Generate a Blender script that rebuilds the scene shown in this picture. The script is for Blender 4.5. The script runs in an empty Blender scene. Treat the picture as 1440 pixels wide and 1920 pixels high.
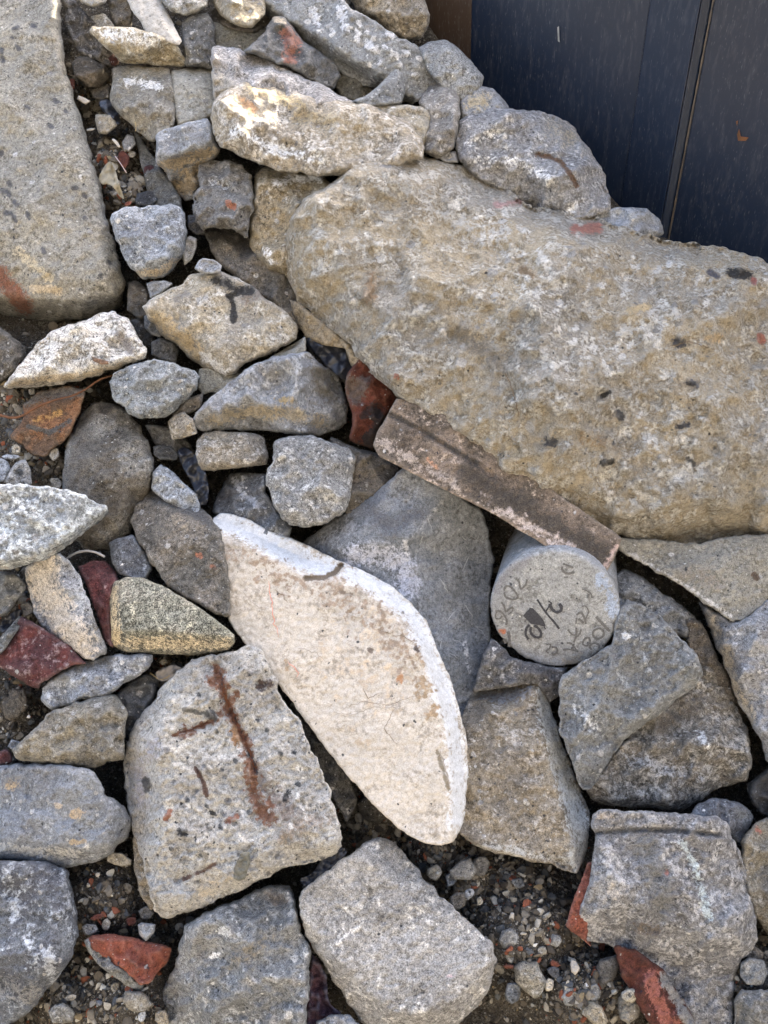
import bpy, math, random
import numpy as np
from mathutils import Vector, Matrix, geometry

# ------------------------------------------------------------------ scene / camera
scene = bpy.context.scene
COL = scene.collection
F = 1442.0            # focal length in photo pixels (photo is 1440 x 1920)
S = 0.8               # metres per unit of depth
CAM = Vector((0, 0, 0))
# the nadir (world down) as the camera sees it: the container seams converge there
down = Vector((110, -1740, -F)).normalized()
upc = -down                                    # world up in camera space
fwd = Vector((0, 0, -1)); fwd = (fwd - upc * fwd.dot(upc)).normalized()   # horizontal forward, camera space
rgt = fwd.cross(upc).normalized()
# rows of R map camera space -> world (x right, y forward, z up)
ROT = Matrix((rgt, fwd, upc))
Rn = np.array(ROT)

def disp(y):
    return 0.725 + 0.13 * (y - 960.0) / 960.0

def to_world(P):
    """P: (n,3) array of picture position x, y and height h above the heap's plane (same unit) -> world."""
    P = np.asarray(P, float)
    d = S / disp(P[:, 1]) * (1 - P[:, 2] / F)
    c = np.stack([(P[:, 0] - 720) / F * d, -(P[:, 1] - 960) / F * d, -d], 1)
    return c @ Rn.T

def W(x, y, h=0.0):
    return Vector(to_world([(x, y, h)])[0])

cam_d = bpy.data.cameras.new('camera'); cam = bpy.data.objects.new('camera', cam_d)
COL.objects.link(cam); scene.camera = cam
cam.matrix_world = ROT.to_4x4()
cam_d.sensor_fit = 'VERTICAL'; cam_d.sensor_height = 36.0; cam_d.lens = F / 1920 * 36
scene.cycles.max_bounces = 5; scene.cycles.diffuse_bounces = 3; scene.cycles.glossy_bounces = 2; scene.cycles.adaptive_threshold = .015
cam_d.clip_start = 0.02; cam_d.clip_end = 500

# ------------------------------------------------------------------ numpy noise
_rs = np.random.RandomState(5)
_perm = np.tile(_rs.permutation(256), 2)
_grad = _rs.normal(size=(256, 3)); _grad /= np.linalg.norm(_grad, axis=1)[:, None]

def perlin(x, y, z):
    xi = np.floor(x).astype(int); yi = np.floor(y).astype(int); zi = np.floor(z).astype(int)
    xf, yf, zf = x - xi, y - yi, z - zi
    u, v, w = [t * t * t * (t * (t * 6 - 15) + 10) for t in (xf, yf, zf)]
    r = 0
    for dx in (0, 1):
        for dy in (0, 1):
            for dz in (0, 1):
                h = _perm[(_perm[(_perm[(xi + dx) & 255] + yi + dy) & 255] + zi + dz) & 255]
                g = _grad[h]
                n = g[..., 0] * (xf - dx) + g[..., 1] * (yf - dy) + g[..., 2] * (zf - dz)
                r = r + n * (u if dx else 1 - u) * (v if dy else 1 - v) * (w if dz else 1 - w)
    return r * 1.6

def fbm(x, y, z, octs=4, gain=0.5):
    r = 0; a = 1.0
    for o in range(octs):
        r = r + a * perlin(x * 2 ** o, y * 2 ** o, z + 17.3 * o); a *= gain
    return r

def scoops(P, cell, rs, bb):
    """fractured surface: concave scoops that meet in sharp ridges"""
    (x0, y0, x1, y1) = bb
    nx = max(2, int((x1 - x0) / cell) + 2); ny = max(2, int((y1 - y0) / cell) + 2)
    gx, gy = np.meshgrid(np.arange(nx), np.arange(ny))
    c = np.stack([x0 + (gx.ravel() - .5 + rs.uniform(-.1, 1.1, gx.size)) * cell,
                  y0 + (gy.ravel() - .5 + rs.uniform(-.1, 1.1, gx.size)) * cell], 1)
    a = rs.uniform(-.5, .5, len(c))
    out = np.empty(len(P))
    for s in range(0, len(P), 4000):
        q = P[s:s + 4000]
        d2 = ((q[:, None, :] - c[None]) ** 2).sum(2) / cell ** 2
        out[s:s + 4000] = (a[None] + 1.6 * d2).min(1)
    return out

# ------------------------------------------------------------------ polygons
def resample(poly, step):
    P = np.array(poly, float); n = len(P); out = []
    for i in range(n):
        a, b = P[i], P[(i + 1) % n]
        k = max(1, int(round(np.linalg.norm(b - a) / step)))
        for j in range(k): out.append(a + (b - a) * j / k)
    return np.array(out)

def round_poly(poly, it=1, keep=.22):
    P = np.array(poly, float)
    for _ in range(it):
        Q = []
        n = len(P)
        for i in range(n):
            a, b = P[i], P[(i + 1) % n]
            Q.append(a * (1 - keep) + b * keep); Q.append(a * keep + b * (1 - keep))
        P = np.array(Q)
    return P

def seg_dist(P, A, B):
    """distance of points P (n,2) to segments A->B (m,2); returns min distance, index, signed side"""
    out = np.full(len(P), 1e9); sg = np.zeros(len(P))
    for s in range(0, len(P), 3000):
        q = P[s:s + 3000, None, :]
        d = (B - A)[None]; L2 = (d ** 2).sum(2) + 1e-9
        t = np.clip(((q - A[None]) * d).sum(2) / L2, 0, 1)
        v = q - (A[None] + t[..., None] * d)
        D = np.sqrt((v ** 2).sum(2)); k = D.argmin(1)
        r = np.arange(len(k)); out[s:s + 3000] = D[r, k]
        dd = (B - A)[k]; vv = q[:, 0] - A[k]
        sg[s:s + 3000] = np.sign(dd[:, 0] * vv[:, 1] - dd[:, 1] * vv[:, 0])
    return out, sg

def inside(P, poly):
    x, y = P[:, 0], P[:, 1]; r = np.zeros(len(P), bool); n = len(poly)
    for i in range(n):
        (x1, y1), (x2, y2) = poly[i], poly[(i + 1) % n]
        c = (y1 > y) != (y2 > y)
        with np.errstate(divide='ignore', invalid='ignore'):
            r ^= c & (x < (x2 - x1) * (y - y1) / (y2 - y1 + 1e-12) + x1)
    return r

def poly_signed(P, line):
    L = np.array(line, float)
    a = L[0] - (L[1] - L[0]) / np.linalg.norm(L[1] - L[0]) * 1500
    b = L[-1] + (L[-1] - L[-2]) / np.linalg.norm(L[-1] - L[-2]) * 1500
    L = np.vstack([a, L[1:-1], b]) if len(L) > 2 else np.vstack([a, b])
    d, s = seg_dist(P, L[:-1], L[1:])
    return d * s            # positive on the right-hand side of the direction of travel, as seen

# ------------------------------------------------------------------ objects
def link(name, verts, faces, mat, parent=None, smooth=True, label=None, cat=None, group=None, kind=None, attrs=None, origin=None):
    V = np.asarray(verts, float)
    if parent is None:
        o3 = V.mean(0) if origin is None else np.array(origin)
    else:
        o3 = np.array(parent.matrix_world.translation if parent.type != 'X' else 0)
    me = bpy.data.meshes.new(name)
    me.from_pydata((V - o3).tolist(), [], faces)
    if smooth: me.polygons.foreach_set('use_smooth', [True] * len(me.polygons))
    ob = bpy.data.objects.new(name, me); COL.objects.link(ob)
    if parent is None:
        ob.location = o3; ob.matrix_world = Matrix.Translation(o3)
    else:
        ob.parent = parent
    if mat: me.materials.append(mat)
    if attrs:
        col, amt = attrs
        a = me.attributes.new('paint', 'FLOAT_COLOR', 'POINT')
        a.data.foreach_set('color', np.hstack([col, np.ones((len(col), 1))]).ravel().astype(np.float32))
        b = me.attributes.new('amt', 'FLOAT', 'POINT'); b.data.foreach_set('value', amt.astype(np.float32))
    tag(ob, label, cat, group, kind)
    return ob

def tag(o, label=None, cat=None, group=None, kind=None):
    if label: o['label'] = label
    if cat: o['category'] = cat
    if group: o['group'] = group
    if kind: o['kind'] = kind
    return o

def px_mesh(outline, L=0, R=25, r=30, T=110, tilt=(0, 0), cuts=(), bumps=(), rough=1.0, sc=1.0, lump=1.0,
            step=4.0, seed=0, inset=.82, rnd=1, edge=1.0, grooves=(), jag=1.0, flat=False, keep=.08):
    """a solid stone: front surface from the traced outline, facets and fracture; rounded back."""
    rs = np.random.RandomState(seed * 7 + 11)
    P0 = np.array(outline, float)
    ctr = P0.mean(0); size = math.sqrt(max(1, abs(0.5 * np.sum(P0[:, 0] * np.roll(P0[:, 1], -1) - P0[:, 1] * np.roll(P0[:, 0], -1)))))
    poly = round_poly(P0, rnd, keep) if rnd else P0
    B = resample(poly, step * .9)
    # uneven outline
    nx = fbm(B[:, 0] / 26, B[:, 1] / 26, np.full(len(B), seed * 3.1), 3, .6)
    ny = fbm(B[:, 0] / 26 + 50, B[:, 1] / 26, np.full(len(B), seed * 3.1), 3, .6)
    ja = min(3.8, size * .026) * jag
    B = B + np.stack([nx, ny], 1) * ja
    # interior points, hexagonal and jittered
    x0, y0 = B.min(0); x1, y1 = B.max(0)
    xs = np.arange(x0, x1, step); ys = np.arange(y0, y1, step * .87)
    gx, gy = np.meshgrid(xs, ys); gx = gx + (np.arange(len(ys)) % 2)[:, None] * step / 2
    G = np.stack([gx.ravel(), gy.ravel()], 1) + rs.uniform(-.18, .18, (gx.size, 2)) * step
    G = G[inside(G, B)]
    d, _ = seg_dist(G, B, np.roll(B, -1, 0))
    G = G[d > step * .55]; d = d[d > step * .55]
    V2 = np.vstack([B, G]); D = np.concatenate([np.zeros(len(B)), d])
    n = len(B)
    vo, eo, fo, ov, oe, of = geometry.delaunay_2d_cdt([Vector(v) for v in V2], [(i, (i + 1) % n) for i in range(n)], [], 1, 1e-6)
    if len(vo) != len(V2):      # outline crossed itself somewhere: take what came out
        V2 = np.array([list(v) for v in vo]); D, _ = seg_dist(V2, B, np.roll(B, -1, 0))
        D[:n] = 0
    faces = [tuple(f) for f in fo]
    r = r * (.48 if r < 60 else .7); R = R * .66
    cuts = [(c[0], c[1] * 1.85) + tuple(max(1.5, v * .6) for v in c[2:3]) + tuple(c[3:]) for c in cuts]
    T = T * 1.25; L = L * 1.35
    sc = sc * 1.45; rough = rough * 1.3
    tl = 0 if flat else 1; tl = tl * rs.uniform(-1, 1, 2) * min(.26, 26 / max(size, 1)); tilt = (tilt[0] + tl[0], tilt[1] + tl[1])
    if not flat and size > 40 and len(cuts) < 3 and sc > .2:      # further fracture planes, different for every stone
        for q in range(3 - len(cuts)):
            a = rs.uniform(0, 2 * math.pi); dist = size * rs.uniform(.16, .34); p = ctr + dist * np.array([math.cos(a), math.sin(a)])
            tdir = np.array([math.sin(a), -math.cos(a)]) * 50      # the outer side is on the right hand
            cuts.append(([tuple(p - tdir), tuple(p + tdir)], rs.uniform(.35, .8), rs.uniform(2, 4), .45 * T))
    e = np.clip(D / r, 0, 1)
    h = L + R * np.sqrt(1 - (1 - e) ** 2)
    h = h + tilt[0] * (V2[:, 0] - ctr[0]) + tilt[1] * (V2[:, 1] - ctr[1])
    for c in cuts:
        line, s = c[0], c[1]; w = c[2] if len(c) > 2 else 4.0
        wob = fbm(V2[:, 0] / 30, V2[:, 1] / 30, np.full(len(V2), seed + 9.), 3) * 5 * rough
        sd = poly_signed(V2, line) + wob * (.3 if w < 4 else 1)
        dr = s * np.where(sd > 30 * w, sd, w * np.log1p(np.exp(np.clip(sd / w, -30, 30))))
        mx = c[3] if len(c) > 3 else .55 * T
        h = h - mx * (1 - np.exp(-dr / mx)) if len(c) > 3 else h - np.minimum(dr, mx)
    for (bx, by, bs, bh) in bumps:
        h = h + bh * np.exp(-((V2[:, 0] - bx) ** 2 + (V2[:, 1] - by) ** 2) / (2 * bs * bs))
    for (line, w, g) in grooves:
        A = np.array(line, float)
        dd, _ = seg_dist(V2, A[:-1], A[1:]) if len(A) > 1 else (np.hypot(V2[:, 0] - A[0, 0], V2[:, 1] - A[0, 1]), 0)
        h = h - g * np.exp(-(dd / w) ** 2)
    z = np.full(len(V2), seed * 1.7)
    bb = (x0, y0, x1, y1)
    c1 = max(22., size / 3.6)
    ed = np.clip(D / 6, .25, 1)
    rel = (lump * max(min(9, size * .045), size * .026) * fbm(V2[:, 0] / (c1 * 1.3), V2[:, 1] / (c1 * 1.3), z, 3)
           + sc * max(min(12, size * .07), size * .032) * (scoops(V2, c1, rs, bb) - .45)
           + sc * min(6, size * .03) * (scoops(V2, 44, rs, bb) - .45)
           + sc * 4.0 * (scoops(V2, 19, rs, bb) - .45)
           + rough * 2.2 * fbm(V2[:, 0] / 10, V2[:, 1] / 9, z + 5, 3, .6)) * ed
    if edge: rel = rel - rough * edge * 2.5 * np.clip(fbm(V2[:, 0] / 14, V2[:, 1] / 14, z + 30, 2), 0, 1) * np.clip(1 - D / 14, 0, 1)
    h = h + rel
    V = np.column_stack([V2, h])
    # sides and back
    idx = list(range(n)); rings = []
    nV = len(V); allV = [V]; prev = idx; base = nV
    bctr = B.mean(0)
    for k in range(1, 6):
        t = k / 5.0
        sh = 1 - (1 - inset) * t ** 1.5 - (0 if k < 5 else .07)
        ww = rs.uniform(.99, 1.01)
        ring = bctr + (B - bctr) * sh * ww
        hh = V[idx, 2] * (1 - t) + (L - T) * t
        hh = hh + 4 * fbm(ring[:, 0] / 25, ring[:, 1] / 25, np.full(n, seed + t * 3), 3)
        allV.append(np.column_stack([ring, hh]))
        cur = [base + i for i in range(n)]
        for i in range(n):
            j = (i + 1) % n
            faces.append((prev[i], prev[j], cur[j], cur[i]))
        prev = cur; base += n
    allV.append(np.array([[bctr[0], bctr[1], L - T - 10]]))
    for i in range(n): faces.append((prev[i], prev[(i + 1) % n], base))
    V = np.vstack(allV)
    # consistent winding: front faces must face the camera
    return V, faces, n

def paint(V, strokes):
    col = np.zeros((len(V), 3)); amt = np.zeros(len(V))
    for st in strokes:
        line, w, c = st[0], max(st[1], 4.2), st[2]; k = st[3] if len(st) > 3 else 1.0
        A = np.array(line, float)
        if len(A) > 1: d, _ = seg_dist(V[:, :2], A[:-1], A[1:])
        else: d = np.hypot(V[:, 0] - A[0, 0], V[:, 1] - A[0, 1])
        a = np.clip(1 - d / (2 * w), 0, 1) * k
        # only the outer 'w' matters: 0.5 at distance w
        m = a > amt
        lum = sum(c) / 3; col[m] = [v * .76 + lum * .24 for v in c]; amt = np.maximum(amt, a)
    # spread the nearest stroke's colour outwards so that edges do not go black
    if strokes:
        far = amt <= 0
        if far.any(): col[far] = strokes[-1][2]
    return col, amt

def spatter(line, width, n, c, k=1.0, seed=1, w=(4.2, 7)):
    '''many small blotches scattered along a line'''
    r = random.Random(seed); L = [np.array(p, float) for p in line]; out = []
    for _ in range(n):
        i = r.randrange(len(L) - 1) if len(L) > 1 else 0
        p = L[i] + (L[min(i + 1, len(L) - 1)] - L[i]) * r.random() + np.array([r.gauss(0, width), r.gauss(0, width)])
        q = p + np.array([r.uniform(-1, 1), r.uniform(-1, 1)]) * r.uniform(2, 9)
        out.append(([tuple(p), tuple(q)], r.uniform(*w), tuple(np.array(c) * r.uniform(.8, 1.15)), k * r.uniform(.55, 1.0)))
    return out

from mathutils.bvhtree import BVHTree
def surf_line(name, ob, pts, w, mat, lift=.0006, seed=1, jit=1.2, child=True):
    '''a fine line (crack, scratch, crayon) lying on the surface of ob, w in picture units'''
    me = ob.data; bvh = BVHTree.FromPolygons([v.co + ob.location for v in me.vertices], [tuple(p.vertices) for p in me.polygons])
    P = [np.array(p, float) for p in pts]; Q = []; r = random.Random(seed)
    for i in range(len(P) - 1):
        k = max(2, int(np.linalg.norm(P[i + 1] - P[i]) / 5))
        for j in range(k): Q.append(P[i] + (P[i + 1] - P[i]) * j / k + np.array([r.gauss(0, jit), r.gauss(0, jit)]) * (.4 if j == 0 else 1))
    Q.append(P[-1]); V = []; Fc = []
    for i, q in enumerate(Q):
        d = Q[min(i + 1, len(Q) - 1)] - Q[max(i - 1, 0)]; d = d / (np.linalg.norm(d) + 1e-9); nn = np.array([-d[1], d[0]])
        tp = min(1, .35 + 3 * min(i, len(Q) - 1 - i) / len(Q))
        for s in (-1, 1):
            x, y = q + nn * s * w / 2 * r.uniform(.6, 1.2) * tp
            hit = bvh.ray_cast(Vector((0, 0, 0)), W(x, y).normalized())
            if hit[0] is None: V.append(V[-1] if V else W(x, y)); continue
            V.append(hit[0] - hit[0].normalized() * lift)
    for i in range(len(Q) - 1): Fc.append((2 * i, 2 * i + 1, 2 * i + 3, 2 * i + 2))
    return link(name, [list(v) for v in V], Fc, mat, ob, smooth=True)

def fix_normals(ob):
    import bmesh
    bm = bmesh.new(); bm.from_mesh(ob.data)
    bmesh.ops.recalc_face_normals(bm, faces=bm.faces)
    bm.to_mesh(ob.data); bm.free()

_seed = [0]
def stone(name, label, cat, outline, mat, parent=None, strokes=(), group=None, **kw):
    _seed[0] += 1; sd = kw.pop('seed', _seed[0])
    if 'step' not in kw:
        P0 = np.array(outline); sz = max(np.ptp(P0[:, 0]), np.ptp(P0[:, 1]))
        kw['step'] = 2.6 if sz < 60 else 3.2 if sz < 130 else 3.8 if sz < 450 else 4.6
    V, f, n = px_mesh(outline, seed=sd, **kw)
    m = stone_mat(mat, sd) if isinstance(mat, (str, tuple)) else mat
    ob = link(name, to_world(V), f, m, parent, label=label, cat=cat, group=group, attrs=paint(V, strokes))
    fix_normals(ob)
    return ob
# ------------------------------------------------------------------ materials
def nt_math(nt, op, a, b=None, c=None, clamp=False):
    n = nt.nodes.new('ShaderNodeMath'); n.operation = op; n.use_clamp = clamp
    for i, v in enumerate((a, b, c)):
        if v is None: continue
        if isinstance(v, (int, float)): n.inputs[i].default_value = v
        else: nt.links.new(v, n.inputs[i])
    return n.outputs[0]

def nt_mix(nt, fac, a, b, blend='MIX'):
    n = nt.nodes.new('ShaderNodeMix'); n.data_type = 'RGBA'; n.blend_type = blend; n.clamp_factor = True
    for s, v in ((n.inputs[0], fac), (n.inputs[6], a), (n.inputs[7], b)):
        if isinstance(v, (int, float)): s.default_value = v
        elif isinstance(v, tuple): s.default_value = (*v, 1)
        else: nt.links.new(v, s)
    return n.outputs[2]

def nt_noise(nt, vec, scale, detail=4, rough=.55, dist=0.0):
    n = nt.nodes.new('ShaderNodeTexNoise'); nt.links.new(vec, n.inputs['Vector'])
    n.inputs['Scale'].default_value = scale; n.inputs['Detail'].default_value = detail
    n.inputs['Roughness'].default_value = rough; n.inputs['Distortion'].default_value = dist
    return n.outputs['Fac']

def nt_vor(nt, vec, scale, feature='F1', rnd=1.0):
    n = nt.nodes.new('ShaderNodeTexVoronoi'); n.feature = feature; nt.links.new(vec, n.inputs['Vector'])
    if isinstance(scale, (int, float)): n.inputs['Scale'].default_value = scale
    else: nt.links.new(scale, n.inputs['Scale'])
    n.inputs['Randomness'].default_value = rnd
    return n

def nt_ramp(nt, v, a, b, lo=0.0, hi=1.0):
    n = nt.nodes.new('ShaderNodeMapRange'); n.clamp = True
    for i, x in enumerate((v, a, b, lo, hi)):
        if isinstance(x, (int, float)): n.inputs[i].default_value = x
        else: nt.links.new(x, n.inputs[i])
    return n.outputs[0]

G = bpy.data.node_groups.new('stone_surface', 'ShaderNodeTree')
def _in(name, typ, dv):
    s = G.interface.new_socket(name, in_out='INPUT', socket_type=typ); s.default_value = dv
_in('A', 'NodeSocketColor', (.3, .3, .3, 1)); _in('B', 'NodeSocketColor', (.2, .2, .2, 1)); _in('C', 'NodeSocketColor', (.6, .6, .6, 1))
for k, v in (('Pale', .3), ('Grain', .5), ('Speck', .1), ('Agg', .2), ('AggScale', 70.), ('Bump', 1.), ('Mottle', 10.), ('Stretch', 1.)):
    _in(k, 'NodeSocketFloat', v)
_in('Seed', 'NodeSocketVector', (0, 0, 0)); _in('Speckle', 'NodeSocketColor', (.03, .032, .04, 1))
G.interface.new_socket('Shader', in_out='OUTPUT', socket_type='NodeSocketShader')
gi = G.nodes.new('NodeGroupInput'); go = G.nodes.new('NodeGroupOutput')
I = gi.outputs
tc = G.nodes.new('ShaderNodeTexCoord')
vadd = G.nodes.new('ShaderNodeVectorMath'); vadd.operation = 'ADD'
G.links.new(tc.outputs['Object'], vadd.inputs[0]); G.links.new(I['Seed'], vadd.inputs[1])
vec = vadd.outputs[0]
n1 = nt_noise(G, vec, 9, 5, .6, .4)
mm = G.nodes.new('ShaderNodeVectorMath'); mm.operation = 'SCALE'; G.links.new(vec, mm.inputs[0]); G.links.new(I['Mottle'], mm.inputs['Scale'])
n1 = nt_noise(G, mm.outputs[0], 1.0, 6, .62, .5)
n2 = nt_noise(G, vec, 42, 8, .68, .3)
n2b = nt_noise(G, vec, 26, 7, .7, .6)
n3 = nt_noise(G, vec, 620, 2, .6)
n4 = nt_noise(G, vec, 170, 5, .7)
base = nt_mix(G, nt_ramp(G, nt_math(G, 'ADD', nt_math(G, 'MULTIPLY', n1, .7), nt_math(G, 'MULTIPLY', n2b, .3)), .44, .56), I['A'], I['B'])
# pale dust / lime in ragged patches
pth = nt_math(G, 'SUBTRACT', .66, nt_math(G, 'MULTIPLY', I['Pale'], .27))
pm = nt_ramp(G, nt_math(G, 'ADD', nt_math(G, 'MULTIPLY', n2, .6), nt_math(G, 'MULTIPLY', n4, .4)), pth, nt_math(G, 'ADD', pth, .09))
base = nt_mix(G, nt_math(G, 'MULTIPLY', pm, .85), base, I['C'])
# darker damp patches
dm = nt_ramp(G, nt_math(G, 'ADD', nt_math(G, 'MULTIPLY', n2b, .6), nt_math(G, 'MULTIPLY', n4, .4)), .40, .48, 1.0, 0.0)
base = nt_mix(G, nt_math(G, 'MULTIPLY', dm, .75), base, nt_mix(G, 1.0, base, (.52, .50, .47), 'MULTIPLY'))
# aggregate pebbles
wv = G.nodes.new('ShaderNodeVectorMath'); wv.operation = 'MULTIPLY_ADD'
ncol = G.nodes.new('ShaderNodeTexNoise'); G.links.new(vec, ncol.inputs['Vector']); ncol.inputs['Scale'].default_value = 120
G.links.new(ncol.outputs['Color'], wv.inputs[0]); wv.inputs[1].default_value = (.006, .006, .006); G.links.new(vec, wv.inputs[2])
va = nt_vor(G, wv.outputs[0], I['AggScale'])
sep = G.nodes.new('ShaderNodeSeparateColor'); G.links.new(va.outputs['Color'], sep.inputs[0])
sel = nt_math(G, 'LESS_THAN', sep.outputs[0], I['Agg'])
rad = nt_math(G, 'ADD', .18, nt_math(G, 'MULTIPLY', sep.outputs[1], .2))
inn = nt_ramp(G, va.outputs['Distance'], nt_math(G, 'SUBTRACT', rad, .06), rad, 1.0, 0.0)
am = nt_math(G, 'MULTIPLY', sel, inn)
acol = nt_mix(G, sep.outputs[2], (.16, .155, .15), (.58, .56, .52))
base = nt_mix(G, nt_math(G, 'MULTIPLY', am, .9), base, acol)
# second finer aggregate
vb = nt_vor(G, wv.outputs[0], nt_math(G, 'MULTIPLY', I['AggScale'], 3.3))
sepb = G.nodes.new('ShaderNodeSeparateColor'); G.links.new(vb.outputs['Color'], sepb.inputs[0])
selb = nt_math(G, 'LESS_THAN', sepb.outputs[0], nt_math(G, 'MULTIPLY', I['Agg'], .8))
bm_ = nt_math(G, 'MULTIPLY', selb, nt_ramp(G, vb.outputs['Distance'], .22, .34, 1.0, 0.0))
base = nt_mix(G, nt_math(G, 'MULTIPLY', bm_, .75), base, nt_mix(G, sepb.outputs[2], (.12, .12, .12), (.65, .64, .6)))
# dark flecks
vs = nt_vor(G, wv.outputs[0], 150)
seps = G.nodes.new('ShaderNodeSeparateColor'); G.links.new(vs.outputs['Color'], seps.inputs[0])
sm = nt_math(G, 'MULTIPLY', nt_math(G, 'LESS_THAN', seps.outputs[0], I['Speck']), nt_ramp(G, vs.outputs['Distance'], .2, .3, 1.0, 0.0))
base = nt_mix(G, nt_math(G, 'MULTIPLY', sm, .9), base, I['Speckle'])
# stains and marks with a shape of their own
at = G.nodes.new('ShaderNodeAttribute'); at.attribute_name = 'paint'
aa = G.nodes.new('ShaderNodeAttribute'); aa.attribute_name = 'amt'
pn = nt_math(G, 'SUBTRACT', nt_math(G, 'ADD', nt_math(G, 'MULTIPLY', n4, .5), nt_math(G, 'ADD', nt_math(G, 'MULTIPLY', n2, .3), nt_math(G, 'MULTIPLY', n2b, .2))), .5)
pk = nt_math(G, 'MULTIPLY', nt_math(G, 'MULTIPLY', aa.outputs['Fac'], 2.5, clamp=True), 4.2)
pa = nt_math(G, 'ADD', aa.outputs['Fac'], nt_math(G, 'MULTIPLY', pn, pk))
pf = nt_math(G, 'MULTIPLY', nt_ramp(G, pa, .33, .60), .93)
pcol = nt_mix(G, 1.0, at.outputs['Color'], nt_mix(G, n2, (.6, .6, .6), (1.4, 1.4, 1.4)), 'MULTIPLY')
base = nt_mix(G, pf, base, pcol)
# grain
gr = nt_math(G, 'ADD', nt_math(G, 'MULTIPLY', nt_math(G, 'SUBTRACT', n3, .5), 5.0), nt_math(G, 'MULTIPLY', nt_math(G, 'SUBTRACT', n4, .5), 4.0))
gm = nt_math(G, 'ADD', 1.0, nt_math(G, 'MULTIPLY', gr, I['Grain']))
gm = nt_math(G, 'MAXIMUM', gm, .25)
cg = G.nodes.new('ShaderNodeCombineColor')
for i in range(3): G.links.new(gm, cg.inputs[i])
base = nt_mix(G, 1.0, base, cg.outputs[0], 'MULTIPLY')
# scuffed, lighter arrises
geo = G.nodes.new('ShaderNodeNewGeometry')
pt = nt_ramp(G, geo.outputs['Pointiness'], .51, .60)
base = nt_mix(G, nt_math(G, 'MULTIPLY', pt, nt_math(G, 'MULTIPLY', .5, n2)), base, I['C'])
bs = G.nodes.new('ShaderNodeBsdfPrincipled'); G.links.new(base, bs.inputs['Base Color'])
bs.inputs['Roughness'].default_value = .9; bs.inputs['Specular IOR Level'].default_value = .25
# relief
vp = nt_vor(G, vec, 95)
pits = nt_ramp(G, vp.outputs['Distance'], .05, .26)
hgt = nt_math(G, 'MULTIPLY', n2, 1.6)
for v, k in ((n4, .8), (n3, .16), (am, .22), (bm_, .10), (sm, -.12), (pits, .16), (pm, .12)):
    hgt = nt_math(G, 'ADD', hgt, nt_math(G, 'MULTIPLY', v, k))
bp = G.nodes.new('ShaderNodeBump'); bp.inputs['Distance'].default_value = .0065
G.links.new(hgt, bp.inputs['Height']); G.links.new(I['Bump'], bp.inputs['Strength'])
G.links.new(bp.outputs[0], bs.inputs['Normal']); G.links.new(bs.outputs[0], go.inputs[0])

# kind -> A, B, C, Pale, Grain, Speck, Agg, AggScale, Bump, Mottle
KIND = {
 'grey':    ((.27,.265,.25),(.19,.187,.178),(.50,.49,.46), .45,.55,.06,.18, 75, .75, 12),
 'blue':    ((.30,.31,.32),(.22,.225,.235),(.58,.59,.60), .50,.50,.06,.25, 80, .8, 14),
 'tan':     ((.36,.295,.195),(.26,.225,.165),(.55,.52,.46), .50,.50,.05,.15, 70, .9, 11),
 'tangrey': ((.32,.28,.21),(.215,.197,.165),(.52,.50,.46), .48,.50,.06,.20, 75, .85, 12),
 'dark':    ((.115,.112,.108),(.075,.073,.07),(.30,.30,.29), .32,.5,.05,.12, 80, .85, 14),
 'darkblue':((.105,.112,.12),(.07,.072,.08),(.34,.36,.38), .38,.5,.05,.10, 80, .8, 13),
 'brown':   ((.17,.145,.115),(.10,.09,.075),(.33,.30,.26), .3,.55,.05,.15, 80, .9, 16),
 'slab':    ((.36,.335,.275),(.29,.275,.235),(.50,.47,.41), .25,.40,.06,.10, 65, .55, 8),
 'pebbly':  ((.22,.22,.21),(.16,.16,.155),(.46,.46,.44), .35,.50,.08,.55, 62, 1.0, 14),
 'aggblue': ((.25,.25,.24),(.19,.19,.185),(.48,.48,.46), .30,.45,.06,.62, 40, .8, 14),
 'rustblk': ((.49,.475,.43),(.35,.34,.315),(.66,.64,.59), .50,.45,.14,.35, 60, 1.05, 12),
 'huge':    ((.44,.375,.27),(.335,.31,.265),(.66,.635,.57), .55,.36,.02,.14, 42, 1.2, 5),
 'white':   ((.50,.45,.375),(.43,.395,.34),(.56,.52,.45), .25,.16,.05,.0, 70, .25, 7),
 'slate':   ((.20,.21,.222),(.14,.15,.16),(.36,.37,.38), .30,.38,.02,.0, 70, .5, 13),
 'core':    ((.275,.275,.265),(.235,.237,.235),(.42,.41,.38), .35,.32,.07,.10, 55, .3, 14),
 'smooth':  ((.24,.215,.165),(.17,.165,.13),(.42,.39,.28), .35,.85,.0,.0, 70, .35, 16),
 'brick':   ((.23,.075,.048),(.16,.052,.036),(.33,.22,.17), .22,.35,.03,.05, 90, .6, 20),
 'maroon':  ((.13,.042,.038),(.075,.032,.033),(.36,.27,.26), .42,.45,.04,.05, 90, .7, 20),
 'mortar':  ((.27,.27,.25),(.2,.2,.19),(.4,.4,.38), .3,.55,.1,.2, 110, .9, 20),
 'tile':    ((.165,.13,.10),(.085,.07,.055),(.46,.38,.31), .50,.55,.05,.05, 90, .5, 14),
 'rustplate':((.20,.10,.05),(.11,.07,.045),(.25,.20,.15), .35,.55,.05,.0, 90, .6, 22),
 'stripe':  ((.17,.16,.145),(.10,.10,.105),(.40,.40,.40), .62,.5,.04,.1, 70, .8, 13),
 'dirty':   ((.26,.245,.215),(.12,.105,.085),(.40,.38,.33), .35,.5,.1,.15, 80, .8, 9),
 'soil':    ((.115,.095,.072),(.065,.054,.042),(.26,.235,.19), .45,.7,.08,.55, 150, 1.6, 12),
}
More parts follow.
